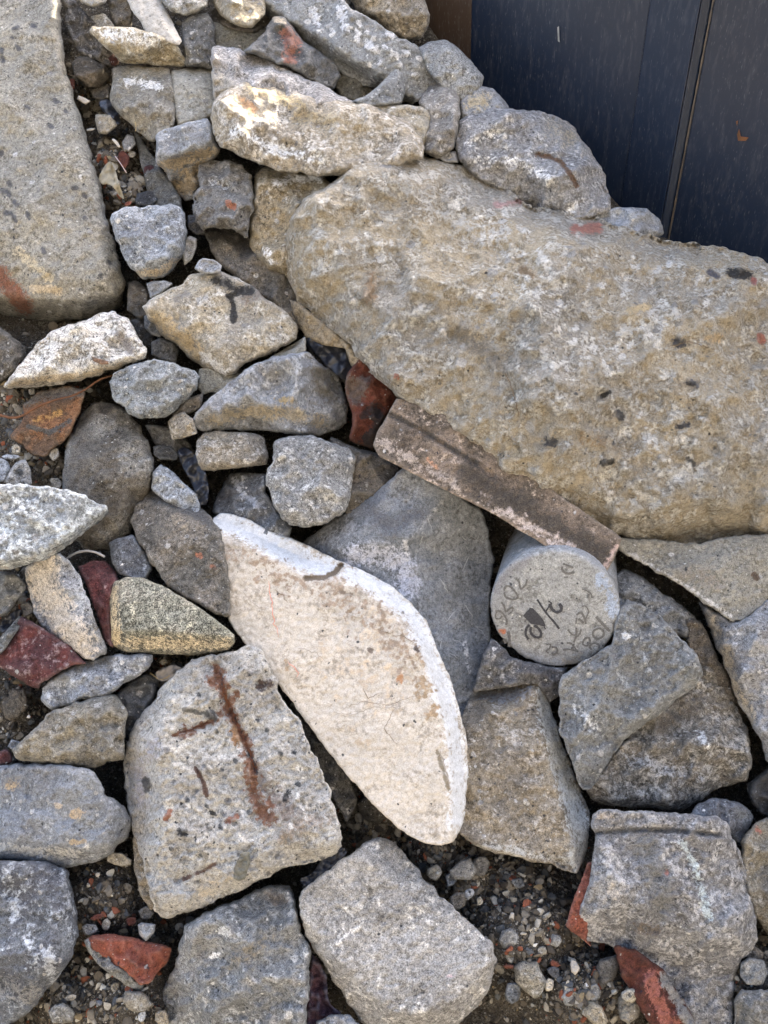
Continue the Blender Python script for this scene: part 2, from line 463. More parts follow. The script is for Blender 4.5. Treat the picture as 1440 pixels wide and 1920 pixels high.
def stone_mat(kind, seed):
    tint = 1.0; kw = {}
    if isinstance(kind, tuple): kind, kw = kind
    k = KIND[kind]; rr = random.Random(seed * 13 + 1)
    m = bpy.data.materials.new('%s_%d' % (kind, seed)); m.use_nodes = True; nt = m.node_tree; nt.nodes.clear()
    o = nt.nodes.new('ShaderNodeOutputMaterial'); g = nt.nodes.new('ShaderNodeGroup'); g.node_tree = G
    nt.links.new(g.outputs[0], o.inputs[0])
    t = kw.get('t', 1.0) * rr.uniform(.93, 1.07); w = kw.get('w', 0) + rr.uniform(-.04, .02)
    for i, nme in enumerate('ABC'):
        c = k[i]; g.inputs[nme].default_value = (c[0] * t * (1 + w), c[1] * t, c[2] * t * (1 - w), 1)
    for i, nme in enumerate(('Pale', 'Grain', 'Speck', 'Agg', 'AggScale', 'Bump', 'Mottle')):
        g.inputs[nme].default_value = kw.get(nme, k[3 + i]) * (1 if nme in ('Speck', 'Agg') else rr.uniform(*{'Pale': (.75, 1.15), 'Grain': (.85, 1.35), 'AggScale': (.8, 1.3), 'Bump': (.7, 1.15), 'Mottle': (.7, 1.4)}[nme]))
    g.inputs['Seed'].default_value = (rr.uniform(-20, 20), rr.uniform(-20, 20), rr.uniform(-20, 20))
    return m

def simple_mat(name, c1, c2, rough=.7, scale=60, bump=.3, spec=.3, metal=0, stretch=(1, 1, 1)):
    m = bpy.data.materials.new(name); m.use_nodes = True; nt = m.node_tree
    b = nt.nodes['Principled BSDF']; t = nt.nodes.new('ShaderNodeTexCoord')
    mp = nt.nodes.new('ShaderNodeMapping'); mp.inputs['Scale'].default_value = stretch
    nt.links.new(t.outputs['Object'], mp.inputs[0])
    n = nt_noise(nt, mp.outputs[0], scale, 6, .65, .3); n_b = nt_noise(nt, mp.outputs[0], scale * 7, 3, .6)
    c = nt_mix(nt, nt_ramp(nt, n, .35, .65), c1, c2)
    nt.links.new(c, b.inputs['Base Color']); b.inputs['Roughness'].default_value = rough
    b.inputs['Specular IOR Level'].default_value = spec; b.inputs['Metallic'].default_value = metal
    bp = nt.nodes.new('ShaderNodeBump'); bp.inputs['Strength'].default_value = bump; bp.inputs['Distance'].default_value = .002
    nt.links.new(nt_math(nt, 'ADD', n, nt_math(nt, 'MULTIPLY', n_b, .4)), bp.inputs['Height'])
    nt.links.new(bp.outputs[0], b.inputs['Normal'])
    return m
SUN_EL, SUN_AZ, SUN_E, SKY, EXPO, SUN_TIP, BOUNCE_WALL_H = 26, 25, 4.0, 0.15, 2.93, (500,175,37), 6.5
# ------------------------------------------------------------------ stones, traced one by one
RUST = (.18, .062, .018); DRUST = (.055, .03, .022); RED = (.28, .085, .05); TAR = (.012, .013, .016); LIME = (.70, .69, .66)
TANS = (.36, .27, .14); GREY = (.24, .24, .24)
CH = 'concrete chunk'
# --- big pieces
stone('concrete_beam', 'long pale tan concrete beam with small slate flecks, at the left edge', 'concrete beam',
 [(-90,-90),(104,-90),(112,0),(116,60),(123,130),(148,210),(172,290),(190,360),(206,430),(225,490),(234,530),(230,570),(205,592),(150,602),(95,604),(40,598),(0,585),(-90,580)],
 ('slab', dict(Speck=.10, t=.80, Pale=.4)), flat=True, L=-18, R=26, r=30, T=200, tilt=(.05, .0), sc=.7, lump=.6,
 cuts=[([(92,-60),(100,60),(128,170),(150,280),(178,400),(206,520)][::-1], .7, 4), ([(240,500),(150,512),(90,505),(50,470),(-60,440)][::-1], .35, 6), ([(-60,556),(60,560),(150,566),(250,540)], 1.4, 5)],
 strokes=[([(0,515),(25,548),(48,575)], 15, (.20,.07,.03)), ([(60,540),(110,545)], 7, (.42,.33,.2)), ([(30,470),(90,520)], 9, (.40,.33,.2), .8)]
 + [([(x, y), (x + a, y + b)], 4.2, (.07,.07,.075), .95) for x, y, a, b in ((3,92,0,6),(4,108,2,6),(33,86,3,6),(22,70,6,1),(33,52,-6,2),(60,48,5,1),(93,236,4,1),(122,206,3,4),(80,466,4,9),(13,358,6,8),(26,378,8,8),(10,398,10,2),(52,400,2,8),(158,365,3,4),(158,408,3,3),(138,352,5,0),(102,188,6,4),(47,200,6,3),(3,355,2,8),(26,408,3,5),(2,285,1,6),(16,340,3,6),(190,515,-2,4),(203,490,4,3))])
huge = stone('concrete_boulder', 'huge tan rough boulder with white lime patches, the biggest piece, lying across the right', 'concrete boulder',
 [(700,274),(732,266),(775,280),(800,294),(850,305),(900,327),(950,354),(985,380),(1030,394),(1080,400),(1120,407),(1170,427),(1245,447),(1300,457),(1360,464),(1440,490),(1540,520),(1600,760),(1540,1010),(1440,1020),(1380,1028),(1330,1030),(1290,1040),(1230,1028),(1165,1008),(1110,990),(1060,966),(1010,937),(950,894),(915,870),(880,832),(830,792),(780,772),(740,742),(700,702),(650,642),(600,600),(560,570),(540,522),(533,455),(545,410),(572,370),(620,345),(660,308)],
 ('huge', {}), tilt=(.0, .12), L=44, R=66, r=100, T=330, sc=1.35, lump=1.9, rough=1.2, jag=1.2, inset=.9,
 cuts=[([(1500,505),(1250,500),(1130,455),(1000,440),(900,395),(800,350),(700,315)], .55, 14), ([(640,520),(800,640),(1000,720),(1200,760),(1500,700)], .22, 30), ([(900,900),(1100,930),(1300,940),(1500,930)], .5, 16), ([(600,300),(590,420),(610,520),(650,600)], .3, 14)],
 bumps=[(1000,500,60,16),(960,510,28,-12),(1190,590,60,14),(880,440,50,10),(1180,520,40,-16),(1340,620,60,12),(1080,760,90,12),(700,540,60,-8),(1430,700,50,-14),(940,760,14,-8),(830,560,60,8),(1300,840,70,10),(740,330,30,10)],
 grooves=[([(945,690),(962,735),(975,790)], 5, 5), ([(1120,440),(1250,470),(1380,480)], 10, 8)],
 strokes=[
  
  ([(1360,980),(1420,900)], 20, (.5,.42,.28), .6), ([(760,350),(820,400),(900,430)], 16, (.55,.52,.45), .6),
  ([(700,520),(690,560)], 14, (.27,.17,.08), .75), ([(980,505),(995,515)], 8, (.22,.14,.06), .8), ([(860,620),(930,680)], 24, (.24,.2,.14), .6), ([(1090,820),(1130,830)], 16, (.33,.22,.1), .6),
  ([(1080,430),(1120,428)], 10, (.45,.16,.1), .95), ([(930,384),(975,378)], 6, (.5,.28,.25), .8), ([(1412,522),(1414,530)], 5, (.4,.1,.06)), ([(1425,632),(1428,640)], 7, (.42,.13,.07)), ([(742,705),(744,710)], 4, (.42,.12,.06)),
  ([(1370,512),(1405,516)], 8, TAR), ([(1028,828),(1036,832)], 10, (.05,.05,.055), .95), ([(1160,778),(1162,782)], 8, (.05,.05,.055), .95), ([(1268,642),(1280,642)], 9, (.06,.06,.07), .9), ([(1292,718),(1304,720)], 9, (.06,.06,.07), .9), ([(1130,742),(1142,736)], 4, TAR), ([(1270,800),(1290,796)], 5, (.05,.05,.06)), ([(1330,510),(1345,518)], 5, (.1,.1,.13)), ([(1130,868),(1148,864)], 5, TAR), ([(1385,508),(1395,512)], 6, TAR),
  ([(1330,635),(1345,632)], 10, (.6,.42,.2), .8), ([(1180,582),(1215,576)], 7, (.6,.45,.22), .85), ([(1290,860),(1300,870)], 5, (.1,.1,.1)), ([(675,292),(680,298)], 6, TAR), ([(1140,400),(1165,418)], 5, TAR, .8)]
 + spatter([(1000,470),(1030,520),(1050,560)], 23, 41, (.70,.67,.60), .95, 31, (4.2, 6.5)) + spatter([(1180,620),(1220,600),(1250,570)], 23, 41, (.70,.67,.60), .95, 32, (4.2, 6.5)) + spatter([(1120,540),(1180,520),(1300,530),(1420,570)], 16, 28, (.70,.67,.60), .95, 33, (4.2, 6.5)) + spatter([(900,420),(960,440)], 20, 35, (.70,.67,.60), .95, 34, (4.2, 6.5)) + spatter([(1040,700),(1090,650),(1120,690)], 18, 32, (.70,.67,.60), .95, 35, (4.2, 6.5)) + spatter([(1200,800),(1230,850)], 18, 32, (.70,.67,.60), .95, 36, (4.2, 6.5)) + spatter([(1280,860),(1310,900)], 16, 28, (.70,.67,.60), .95, 37, (4.2, 6.5)) + spatter([(690,450),(720,470)], 11, 19, (.70,.67,.60), .95, 38, (4.2, 6.5)) + spatter([(1190,930),(1240,950)], 14, 25, (.70,.67,.60), .95, 39, (4.2, 6.5)) + spatter([(620,470),(600,500)], 9, 16, (.70,.67,.60), .95, 40, (4.2, 6.5))
 + spatter([(700,500),(1000,700),(1350,850)], 130, 90, (.68,.63,.55), .85, 77, (4.2,6)) + spatter([(700,600),(1000,800),(1350,950)], 110, 36, (.33,.26,.17), .6, 78, (6,14)) + spatter([(1000,700),(1350,900)], 120, 12, (.10,.10,.10), .8, 79, (4.2,5)) + spatter([(780,330),(900,370),(1100,425)], 14, 60, (.62,.58,.5), .85, 80, (4.2,6)))
stone('concrete_slab', 'tan stepped concrete lip peeking out under the left flank of the huge boulder', CH,
 [(541,560),(565,572),(645,636),(700,690),(660,690),(649,654),(607,648),(572,634),(555,600)], ('tan', dict(Pale=.2)), L=-10, R=12, r=16, T=80)
# --- row right of the beam, top left
stone('roofing_felt', 'crumpled dark grey roofing felt sheet tucked beside the top of the concrete beam', 'felt sheet',
 [(108,-30),(145,4),(172,38),(205,52),(214,75),(206,124),(185,112),(150,103),(128,60)], ('stripe', dict(t=.75, Bump=.5)), L=-55, R=8, r=10, T=12, sc=1.2, lump=3, inset=1.0,
 grooves=[([(140,0),(160,60),(195,110)], 5, 8), ([(120,20),(150,90)], 4, 6), ([(160,30),(200,80)], 4, 5)])
stone('cobble', 'small pale cobble cut by the top edge, above the felt sheet', 'cobble', [(138,-30),(205,-30),(199,6),(175,14),(150,5)], 'tangrey', L=-10, R=18, r=18, T=60)
stone('cobble', 'narrow grey cobble standing left of the white board end, at the top', 'cobble', [(205,-30),(240,-30),(250,28),(246,55),(214,52),(204,18)], 'brown', L=-30, R=16, r=14, T=60)
stone('concrete_flake', 'thin grey flake lying on the felt sheet at the top left', 'flake', [(170,31),(195,24),(216,50),(186,52)], 'tangrey', L=-25, R=6, r=8, T=20)
stone('concrete_board', 'flat white board-like slab slanting out of the top edge', 'slab', [(222,-40),(292,-40),(316,25),(341,76),(336,86),(304,75),(276,62),(250,26)], ('white', dict(t=.8)), L=10, R=5, r=6, T=50, sc=.2, lump=.3,
 cuts=[([(262,-40),(296,20),(334,88)][::-1], .9, 2)], tilt=(-.1, 0))
stone('concrete_wedge', 'pale flat wedge-shaped concrete piece below the white board', CH, [(167,58),(175,49),(233,50),(288,60),(323,74),(340,96),(352,116),(346,125),(311,126),(272,121),(228,118),(214,100),(187,80)],
 ('tan', dict(Pale=.75, t=1.15)), L=20, R=14, r=12, T=70, cuts=[([(180,72),(215,84),(260,92),(300,80),(345,100)], .8, 4)], strokes=[([(185,58),(240,66),(290,78)], 12, LIME, .6)])
stone('cobble', 'dark rounded brown cobble in the dirt beside the concrete beam', 'cobble', [(132,117),(144,105),(167,107),(200,124),(208,148),(186,164),(165,163),(140,144)], 'brown', L=-48, R=28, r=26, T=50)
stone('cobble', 'half buried brown cobble just below the dark rounded one in the dirt', 'cobble', [(170,168),(188,160),(207,160),(208,185),(192,190),(174,184)], ('brown', dict(t=.7)), L=-62, R=16, r=16, T=30)
stone('concrete_chunk', 'big squarish weathered tan chunk under the pale wedge', CH, [(212,130),(233,121),(280,122),(320,128),(325,165),(328,232),(304,256),(290,268),(272,260),(249,234),(226,218),(206,187),(210,156)],
 'tangrey', L=-8, R=32, r=28, T=110, sc=1.2, cuts=[([(330,240),(290,205),(240,190),(200,190)][::-1], .45, 8), ([(210,150),(330,150)][::-1], .5, 5)], strokes=[([(240,152),(280,158),(300,165)], 7, LIME, .8)])
stone('kerb_fragment', 'smooth grey block with a curved top between the squarish tan chunk and the sunlit boulders', CH, [(322,132),(345,128),(402,127),(425,205),(392,224),(350,234),(332,236),(326,210),(320,160)],
 ('slab', dict(t=.85, Speck=.03, w=-.04)), L=-14, R=26, r=24, T=90, sc=.25, lump=.4)
stone('cobble', 'upright dark grey rounded cobble right of the white board', 'cobble', [(342,40),(362,25),(390,25),(401,42),(405,90),(402,130),(346,124),(340,78)], ('pebbly', dict(t=.8)), L=-16, R=28, r=24, T=80)
stone('concrete_slab', 'smooth mid grey slab behind the dark brick-stained rock, near the top', 'slab', [(396,40),(443,44),(505,54),(490,110),(400,100)], ('slab', dict(t=.55, w=-.06, Speck=.02)), L=-38, R=10, r=12, T=60, sc=.3)
stone('cobble', 'rounded pebbly grey cobble cut by the top edge, right of the white board', 'cobble', [(292,-30),(394,-30),(390,10),(370,26),(346,31),(320,22),(305,5)], 'tangrey', L=0, R=34, r=28, T=70)
stone('cobble', 'brown rounded cobble cut by the top edge, beside the pebbled slab', 'cobble', [(396,-30),(500,-30),(497,25),(474,54),(445,50),(412,28),(400,5)], 'tan', L=-2, R=34, r=28, T=80)
stone('concrete_chunk', 'brownish chunk tucked under the brown cobble at the top', CH, [(395,20),(405,15),(500,25),(512,40),(480,62),(440,58),(398,44)], 'brown', L=-30, R=14, r=14, T=50)
stone('concrete_boulder', 'sunlit boulder with a straight cut left end, behind the long oval one', 'concrete boulder',
 [(396,88),(412,85),(470,98),(520,117),(560,142),(612,162),(668,196),(660,230),(560,240),(440,240),(404,205),(399,150)],
 ('blue', dict(w=.08)), flat=True, L=18, R=30, r=14, T=120, sc=1.2, keep=.12, cuts=[([(400,105),(450,130),(520,150),(600,180),(680,215)][::-1], .55, 4), ([(400,150),(440,160),(700,300)], .3, 8)], strokes=[([(405,150),(430,170)], 20, (.36,.32,.25), .8)])
stone('concrete_boulder', 'long oval tan boulder with a sunlit crest, left of the huge one', 'concrete boulder',
 [(394,224),(399,190),(424,165),(455,151),(500,157),(560,174),(620,186),(690,190),(740,208),(776,236),(796,272),(790,300),(720,320),(650,332),(600,330),(520,319),(470,301),(415,277),(398,250)],
 ('tangrey', dict(Pale=.75, t=1.15)), flat=True, L=34, R=46, r=48, T=150, lump=1.2, cuts=[([(400,190),(455,175),(520,190),(600,208),(700,225),(790,265)][::-1], .5, 8)],
 strokes=[([(470,165),(520,180),(560,196)], 12, (.5,.38,.18), .7), ([(455,188),(475,206)], 8, (.5,.27,.1), .75), ([(560,225),(620,222)], 16, (.4,.32,.18), .6), ([(440,250),(520,280),(600,300)], 14, LIME, .6)])
stone('concrete_chunk', 'pale tan chunk against the right end of the long oval boulder', CH, [(676,192),(740,195),(798,200),(813,215),(806,240),(796,275),(760,250),(700,215)], ('tangrey', dict(Pale=.6, t=1.2)), L=8, R=24, r=20, T=80)
stone('concrete_chunk', 'dark pointed rock with an orange brick stain on its crest, near the top', CH, [(512,30),(531,31),(548,50),(566,75),(597,95),(634,124),(641,140),(627,168),(600,162),(557,134),(510,115),(455,95),(478,78),(497,58)],
 ('dark', dict(t=1.25)), L=6, R=24, r=18, T=90, sc=1.3, cuts=[([(500,60),(530,45),(560,85),(640,130)][::-1], .5, 5)], strokes=[([(538,62),(552,85),(545,105)], 13, (.27,.10,.06), .85), ([(515,34),(530,40)], 6, (.4,.32,.2), .8)])
stone('pebbled_slab', 'long grey slab studded with big white pebbles, slanting down from the top', 'slab',
 [(478,-60),(590,-60),(650,10),(680,28),(715,46),(751,72),(781,82),(800,110),(826,142),(822,160),(796,182),(772,198),(756,190),(735,168),(690,163),(645,142),(610,108),(568,82),(500,36)],
 ('aggblue', {}), L=12, R=10, r=8, T=90, tilt=(.05, .0), sc=.5, lump=.5, cuts=[([(470,-20),(520,22),(580,58),(640,98),(720,142),(776,184)], 1.5, 3)],
 bumps=[(x, y, s, 5) for x, y, s in ((640,25,10),(588,30,9),(671,71,7),(648,52,8),(690,83,6),(688,62,4),(703,92,6),(712,120,6),(738,104,8),(730,65,6),(752,130,5),(775,140,5),(700,70,4),(630,78,6),(748,120,4),(780,125,6),(720,88,4),(605,72,5),(790,150,4),(765,100,6))],
 strokes=[([(x, y), (x + a, y + b)], s, (.52,.52,.52), .95) for x, y, a, b, s in ((640,18,2,14,8),(586,22,4,12,9),(646,50,6,4,7),(671,68,-1,6,6),(690,83,1,2,7),(687,60,1,0,4),(703,92,1,1,6),(711,119,1,1,5),(735,102,8,3,6),(728,65,8,2,5),(750,121,1,1,4),(775,140,1,1,4),(700,72,0,2,3),(595,44,1,1,5),(622,55,1,1,4),(780,138,1,1,3),(668,58,1,1,3),(722,88,1,1,3),(673,40,2,6,4),(760,95,4,6,5))])
stone('concrete_chunk', 'bulky grey-brown chunk at the top edge in front of the container wall', CH, [(630,-40),(782,-40),(805,28),(803,52),(790,74),(760,78),(738,70),(712,48),(672,24)], ('tangrey', dict(t=.85)), L=-10, R=36, r=26, T=110, cuts=[([(640,0),(700,15),(760,20),(800,30)], .5, 6)])
stone('concrete_chunk', 'small grey triangular chunk leaning on the pebbled slab', CH, [(660,190),(690,176),(716,155),(741,129),(755,139),(761,172),(752,196),(690,200)], ('pebbly', dict(Agg=.2, t=1.15)), L=22, R=20, r=14, T=70, cuts=[([(745,130),(730,200)][::-1], .5, 4)])
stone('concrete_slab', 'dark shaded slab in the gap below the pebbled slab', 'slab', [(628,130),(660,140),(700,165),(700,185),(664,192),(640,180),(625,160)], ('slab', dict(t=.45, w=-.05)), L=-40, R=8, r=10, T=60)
stone('concrete_chunk', 'smooth-faced grey boulder between the pebbled slab and the container wall', CH, [(782,88),(805,76),(837,75),(861,90),(886,118),(908,144),(903,160),(890,178),(868,190),(830,170),(800,130)], ('grey', dict(Pale=.3)), L=-12, R=34, r=24, T=120, sc=.6, cuts=[([(790,95),(840,90),(900,150)][::-1], .6, 4)])
stone('concrete_chunk', 'tall upright grey chunk right of the long oval boulder', CH, [(786,192),(803,160),(830,152),(857,167),(863,190),(861,240),(850,282),(820,298),(795,285),(796,250),(806,225)], ('grey', dict(t=.8, w=.03)), L=4, R=28, r=22, T=100, cuts=[([(800,180),(830,175),(865,200)][::-1], .6, 4)])
stone('concrete_chunk', 'bluish rock with a yellowish patch behind the upright chunk', CH, [(860,190),(895,160),(926,166),(956,200),(945,220),(900,225),(866,240)], ('blue', dict(Pale=.3)), L=-22, R=26, r=22, T=90, strokes=[([(885,195),(905,190)], 14, (.4,.33,.2), .8)])
stone('concrete_boulder', 'big blue-grey boulder with a rusty crack, in front of the container wall', 'concrete boulder',
 [(852,264),(860,228),(880,210),(925,200),(975,205),(1010,208),(1050,222),(1076,236),(1100,275),(1126,312),(1142,360),(1146,394),(1110,410),(1060,412),(1000,400),(950,370),(890,340),(860,300)],
 ('blue', dict(t=.95, w=.02)), L=-10, R=40, r=34, T=180, lump=1.2, cuts=[([(840,285),(890,300),(985,312),(1035,350),(1070,400)], .75, 5), ([(860,240),(930,235),(1010,240),(1050,270)][::-1], .35, 8), ([(1000,180),(1060,290),(1120,420)][::-1], .4, 8)],
 grooves=[([(1004,288),(1030,294),(1051,302),(1068,325),(1082,350)], 3.5, 6)], strokes=[([(1006,289),(1030,294),(1051,303),(1068,325),(1081,348)], 4, (.13,.065,.025)), ([(880,265),(940,250)], 12, LIME, .5), ([(900,300),(980,305),(1030,340)], 12, LIME, .55), ([(1040,240),(1070,262)], 20, (.32,.28,.2), .6), ([(1078,385),(1068,395)], 10, LIME, .7)])
stone('concrete_chunk', 'small pale blue-grey rock poking up behind the huge boulder, by the container wall', CH, [(1105,402),(1152,389),(1210,389),(1238,412),(1246,440),(1200,470),(1130,450)], ('blue', dict(t=1.05)), L=-30, R=24, r=18, T=90, cuts=[([(1215,380),(1195,460)][::-1], .6, 4)])
stone('concrete_chip', 'pale blue chip wedged between the upright chunk and the big cracked boulder', 'chip', [(815,292),(830,284),(856,284),(860,305),(835,305)], 'blue', L=-10, R=8, r=8, T=30)
# --- middle left
stone('concrete_chunk', 'two-tone block, blue-grey top and tan lower face, left of the long oval boulder', CH, [(291,255),(307,241),(350,230),(393,221),(404,268),(412,284),(385,320),(372,350),(366,372),(346,376),(331,362),(311,327),(292,303)],
 ('blue', dict(w=.02)), L=10, R=18, r=16, T=120, sc=.8, cuts=[([(280,300),(312,290),(355,278),(415,272)], .85, 3)], strokes=[([(305,315),(350,300),(400,285)], 12, (.34,.26,.15), .8), ([(335,350),(370,320)], 22, (.34,.26,.15), .8)])
stone('concrete_slab', 'dark slab edge slanting down beside the dirt pocket', 'slab', [(249,243),(266,262),(300,310),(340,372),(345,402),(300,400),(280,380),(268,320)], ('grey', dict(t=.55)), L=-46, R=8, r=10, T=50, sc=.6)
stone('concrete_chunk', 'knobbly crumbling grey chunk with an orange brick chip in it', CH, [(367,319),(382,306),(400,299),(440,302),(467,323),(475,350),(474,400),(466,446),(440,436),(395,424),(383,436),(362,416),(362,376),(372,352)],
 ('pebbly', dict(t=1.1, Bump=1.3, w=.04)), L=8, R=30, r=20, T=110, sc=1.8, rough=2, jag=2, bumps=[(405,355,16,6),(380,395,10,8),(440,330,10,8),(420,400,12,-10),(450,370,12,7)], strokes=[([(428,380),(438,388)], 5, (.5,.16,.06)), ([(400,340),(420,345)], 12, LIME, .5)])
stone('concrete_chunk', 'tall tan block with a rough face, between the knobbly chunk and the huge boulder', CH, [(478,325),(498,312),(560,323),(605,327),(620,345),(640,380),(600,420),(590,500),(545,525),(505,512),(470,478),(466,430),(474,370)],
 ('tan', dict(t=.95, Pale=.5)), L=-2, R=22, r=16, T=120, sc=1.3, cuts=[([(480,345),(540,350),(620,352)][::-1], .5, 5), ([(520,340),(512,400),(520,520)], .35, 5), ([(470,470),(540,480)], .4, 8)], strokes=[([(515,345),(560,335),(600,335)], 8, (.5,.52,.55), .8), ([(510,490),(500,470)], 8, LIME, .6)])
stone('concrete_slab', 'long brown-grey slab with a blackish upper end, running under the huge boulder', 'slab', [(383,438),(397,420),(430,425),(468,446),(490,480),(540,520),(600,590),(600,640),(556,612),(520,578),(480,545),(430,512),(395,475)],
 ('brown', dict(t=1.25)), L=-26, R=24, r=24, T=90, strokes=[([(400,430),(440,450),(465,470)], 16, (.035,.033,.032), .9)])  # near-black stroke across the upper end
stone('concrete_chunk', 'rounded blue-grey block at the bottom end of the dirt pocket', CH, [(204,414),(212,398),(237,387),(264,388),(275,383),(300,386),(318,380),(336,385),(348,408),(350,440),(345,478),(325,505),(305,519),(268,526),(247,507),(226,468)],
 ('blue', dict(t=.88)), L=22, R=34, r=24, T=120, sc=.8, cuts=[([(235,500),(300,492),(345,450)], .7, 5)], strokes=[([(255,515),(300,510),(330,490)], 9, (.36,.28,.17), .7)])
stone('cobble', 'small grey cobble touching the right side of the rounded blue-grey block', 'cobble', [(346,447),(356,442),(369,447),(369,462),(360,486),(346,498),(340,480)], 'grey', L=-8, R=14, r=12, T=50)
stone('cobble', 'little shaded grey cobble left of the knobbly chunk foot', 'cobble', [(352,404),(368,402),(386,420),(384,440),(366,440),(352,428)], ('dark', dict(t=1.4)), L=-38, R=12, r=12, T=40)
stone('concrete_chunk', 'pale sharp-nosed boulder with a black tar mark, in the left centre', 'concrete boulder',
 [(265,577),(281,562),(310,546),(336,534),(358,516),(372,512),(416,508),(468,532),(503,560),(538,586),(559,611),(558,636),(531,650),(503,664),(454,686),(441,702),(423,708),(409,698),(375,688),(340,654),(302,629),(282,602)],
 ('tangrey', dict(t=1.25, Pale=.55)), L=18, R=26, r=20, T=150, sc=.8, cuts=[([(262,590),(300,585),(350,622),(400,650),(440,712)], .75, 4), ([(330,545),(420,535),(500,575),(560,620)][::-1], .4, 6)],
 strokes=[([(404,524),(425,532),(445,545),(472,545)], 9, TAR), ([(445,545),(430,555),(438,575),(438,600)], 6, TAR), ([(460,560),(480,550),(500,556)], 12, (.16,.12,.08), .6), ([(300,600),(340,632),(370,660)], 14, (.42,.31,.15), .85), ([(280,578),(320,570)], 8, (.4,.34,.24), .6), ([(345,640),(400,680),(420,698)], 8, LIME, .8), ([(330,560),(350,548)], 8, (.2,.18,.15), .7)])
stone('concrete_chip', 'small pale chip resting on top of the tar-marked boulder', 'chip', [(364,504),(372,490),(381,483),(400,487),(416,497),(413,512),(395,514),(375,512)], 'blue', L=40, R=9, r=8, T=14)
stone('concrete_boulder', 'pointed grey and tan boulder in the centre left, just below the tar-marked one', 'concrete boulder',
 [(361,786),(375,765),(400,742),(427,720),(468,685),(510,670),(545,664),(579,659),(593,674),(607,688),(635,693),(640,712),(646,740),(653,788),(642,802),(593,816),(548,815),(503,809),(434,806),(378,809),(362,802)],
 ('blue', dict(w=.04, t=.98)), L=16, R=22, r=16, T=150, sc=1.2, cuts=[([(582,650),(560,700),(552,740),(568,790),(570,830)][::-1], .65, 4), ([(350,800),(400,775),(470,752),(540,762),(600,770),(660,770)], .7, 5)],
 strokes=[([(400,790),(470,770),(540,775),(600,790)], 14, (.34,.28,.18), .7), ([(600,700),(620,740)], 18, (.13,.12,.10), .8), ([(520,752),(545,750)], 7, (.4,.28,.1), .7)])
stone('concrete_chunk', 'pale streamlined boulder lying on its side at the left, under the beam end', 'concrete boulder',
 [(8,722),(22,702),(50,665),(93,621),(130,606),(160,602),(187,587),(213,583),(240,598),(257,630),(277,653),(273,670),(233,688),(167,708),(133,718),(67,727),(17,728)],
 ('tangrey', dict(t=1.2, Pale=.8)), L=26, R=26, r=20, T=120, cuts=[([(5,722),(60,700),(130,695),(200,680),(280,660)], .9, 3), ([(60,640),(180,595),(250,620)][::-1], .25, 6)], bumps=[(230,640,12,-9),(196,682,9,-7)],
 strokes=[([(20,720),(80,712),(150,706),(230,686)], 7, (.42,.33,.2), .7), ([(225,630),(245,655)], 10, (.2,.17,.14), .7)])
stone('dead_twig', 'short brown twig lying on the pale streamlined boulder', 'twig', [(170,667),(184,672),(203,677),(204,683),(190,684),(175,677)], 'rustplate', L=54, R=4, r=3, T=5, step=2, sc=.2, inset=.9)
stone('pebbled_stone', 'blue-grey oval stone full of little pebbles, left of the centre', 'pebbly stone',
 [(205,718),(216,698),(250,680),(290,671),(327,683),(363,693),(373,708),(368,730),(352,748),(337,762),(322,776),(307,787),(267,787),(240,776),(225,760),(213,747)],
 ('pebbly', dict(t=1.25, w=-.03)), L=34, R=14, r=10, T=90, sc=1.0, rough=1.6, jag=1.4, cuts=[([(205,745),(240,768),(275,775),(310,762),(370,722)], 1.0, 3)])
stone('cobble', 'dark cobble in the hollow above the blue-grey oval stone', 'cobble', [(283,642),(300,632),(327,640),(336,660),(330,682),(300,676),(284,664)], ('dark', dict(t=1.5)), L=-30, R=18, r=20, T=50)
stone('cobble', 'small dim cobble under the sharp nose of the tar-marked boulder', 'cobble', [(270,592),(288,588),(306,625),(300,632),(283,628),(271,615)], ('grey', dict(t=.6)), L=-26, R=12, r=12, T=40)
stone('concrete_chip', 'blue-grey chip above the nose of the tar-marked boulder', 'chip', [(274,531),(285,527),(310,526),(325,532),(302,550),(282,560)], 'blue', L=0, R=10, r=9, T=40)
stone('cobble', 'brown shaded cobble beside the lower end of the concrete beam', 'cobble', [(240,530),(256,526),(276,542),(282,590),(262,600),(238,582)], ('brown', dict(t=.8)), L=-34, R=16, r=16, T=50)
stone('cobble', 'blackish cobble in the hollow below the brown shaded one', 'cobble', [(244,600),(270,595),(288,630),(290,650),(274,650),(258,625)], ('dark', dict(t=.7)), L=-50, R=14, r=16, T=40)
stone('rusted_plate', 'rust-brown plate-like stone flake lying in the dirt at the left', 'stone flake', [(17,818),(43,788),(44,757),(80,731),(133,722),(158,731),(157,748),(147,781),(122,826),(84,857),(63,853),(48,842)],
 'rustplate', L=-4, R=7, r=6, T=18, sc=.5, lump=.4, cuts=[([(40,800),(90,768),(165,742)][::-1], .22, 3)], strokes=[([(50,750),(100,736),(150,732)], 12, (.10,.09,.08), .9), ([(55,800),(90,812),(130,790)], 5, (.07,.07,.065), .85), ([(70,790),(110,775)], 8, (.33,.17,.03), .6)])
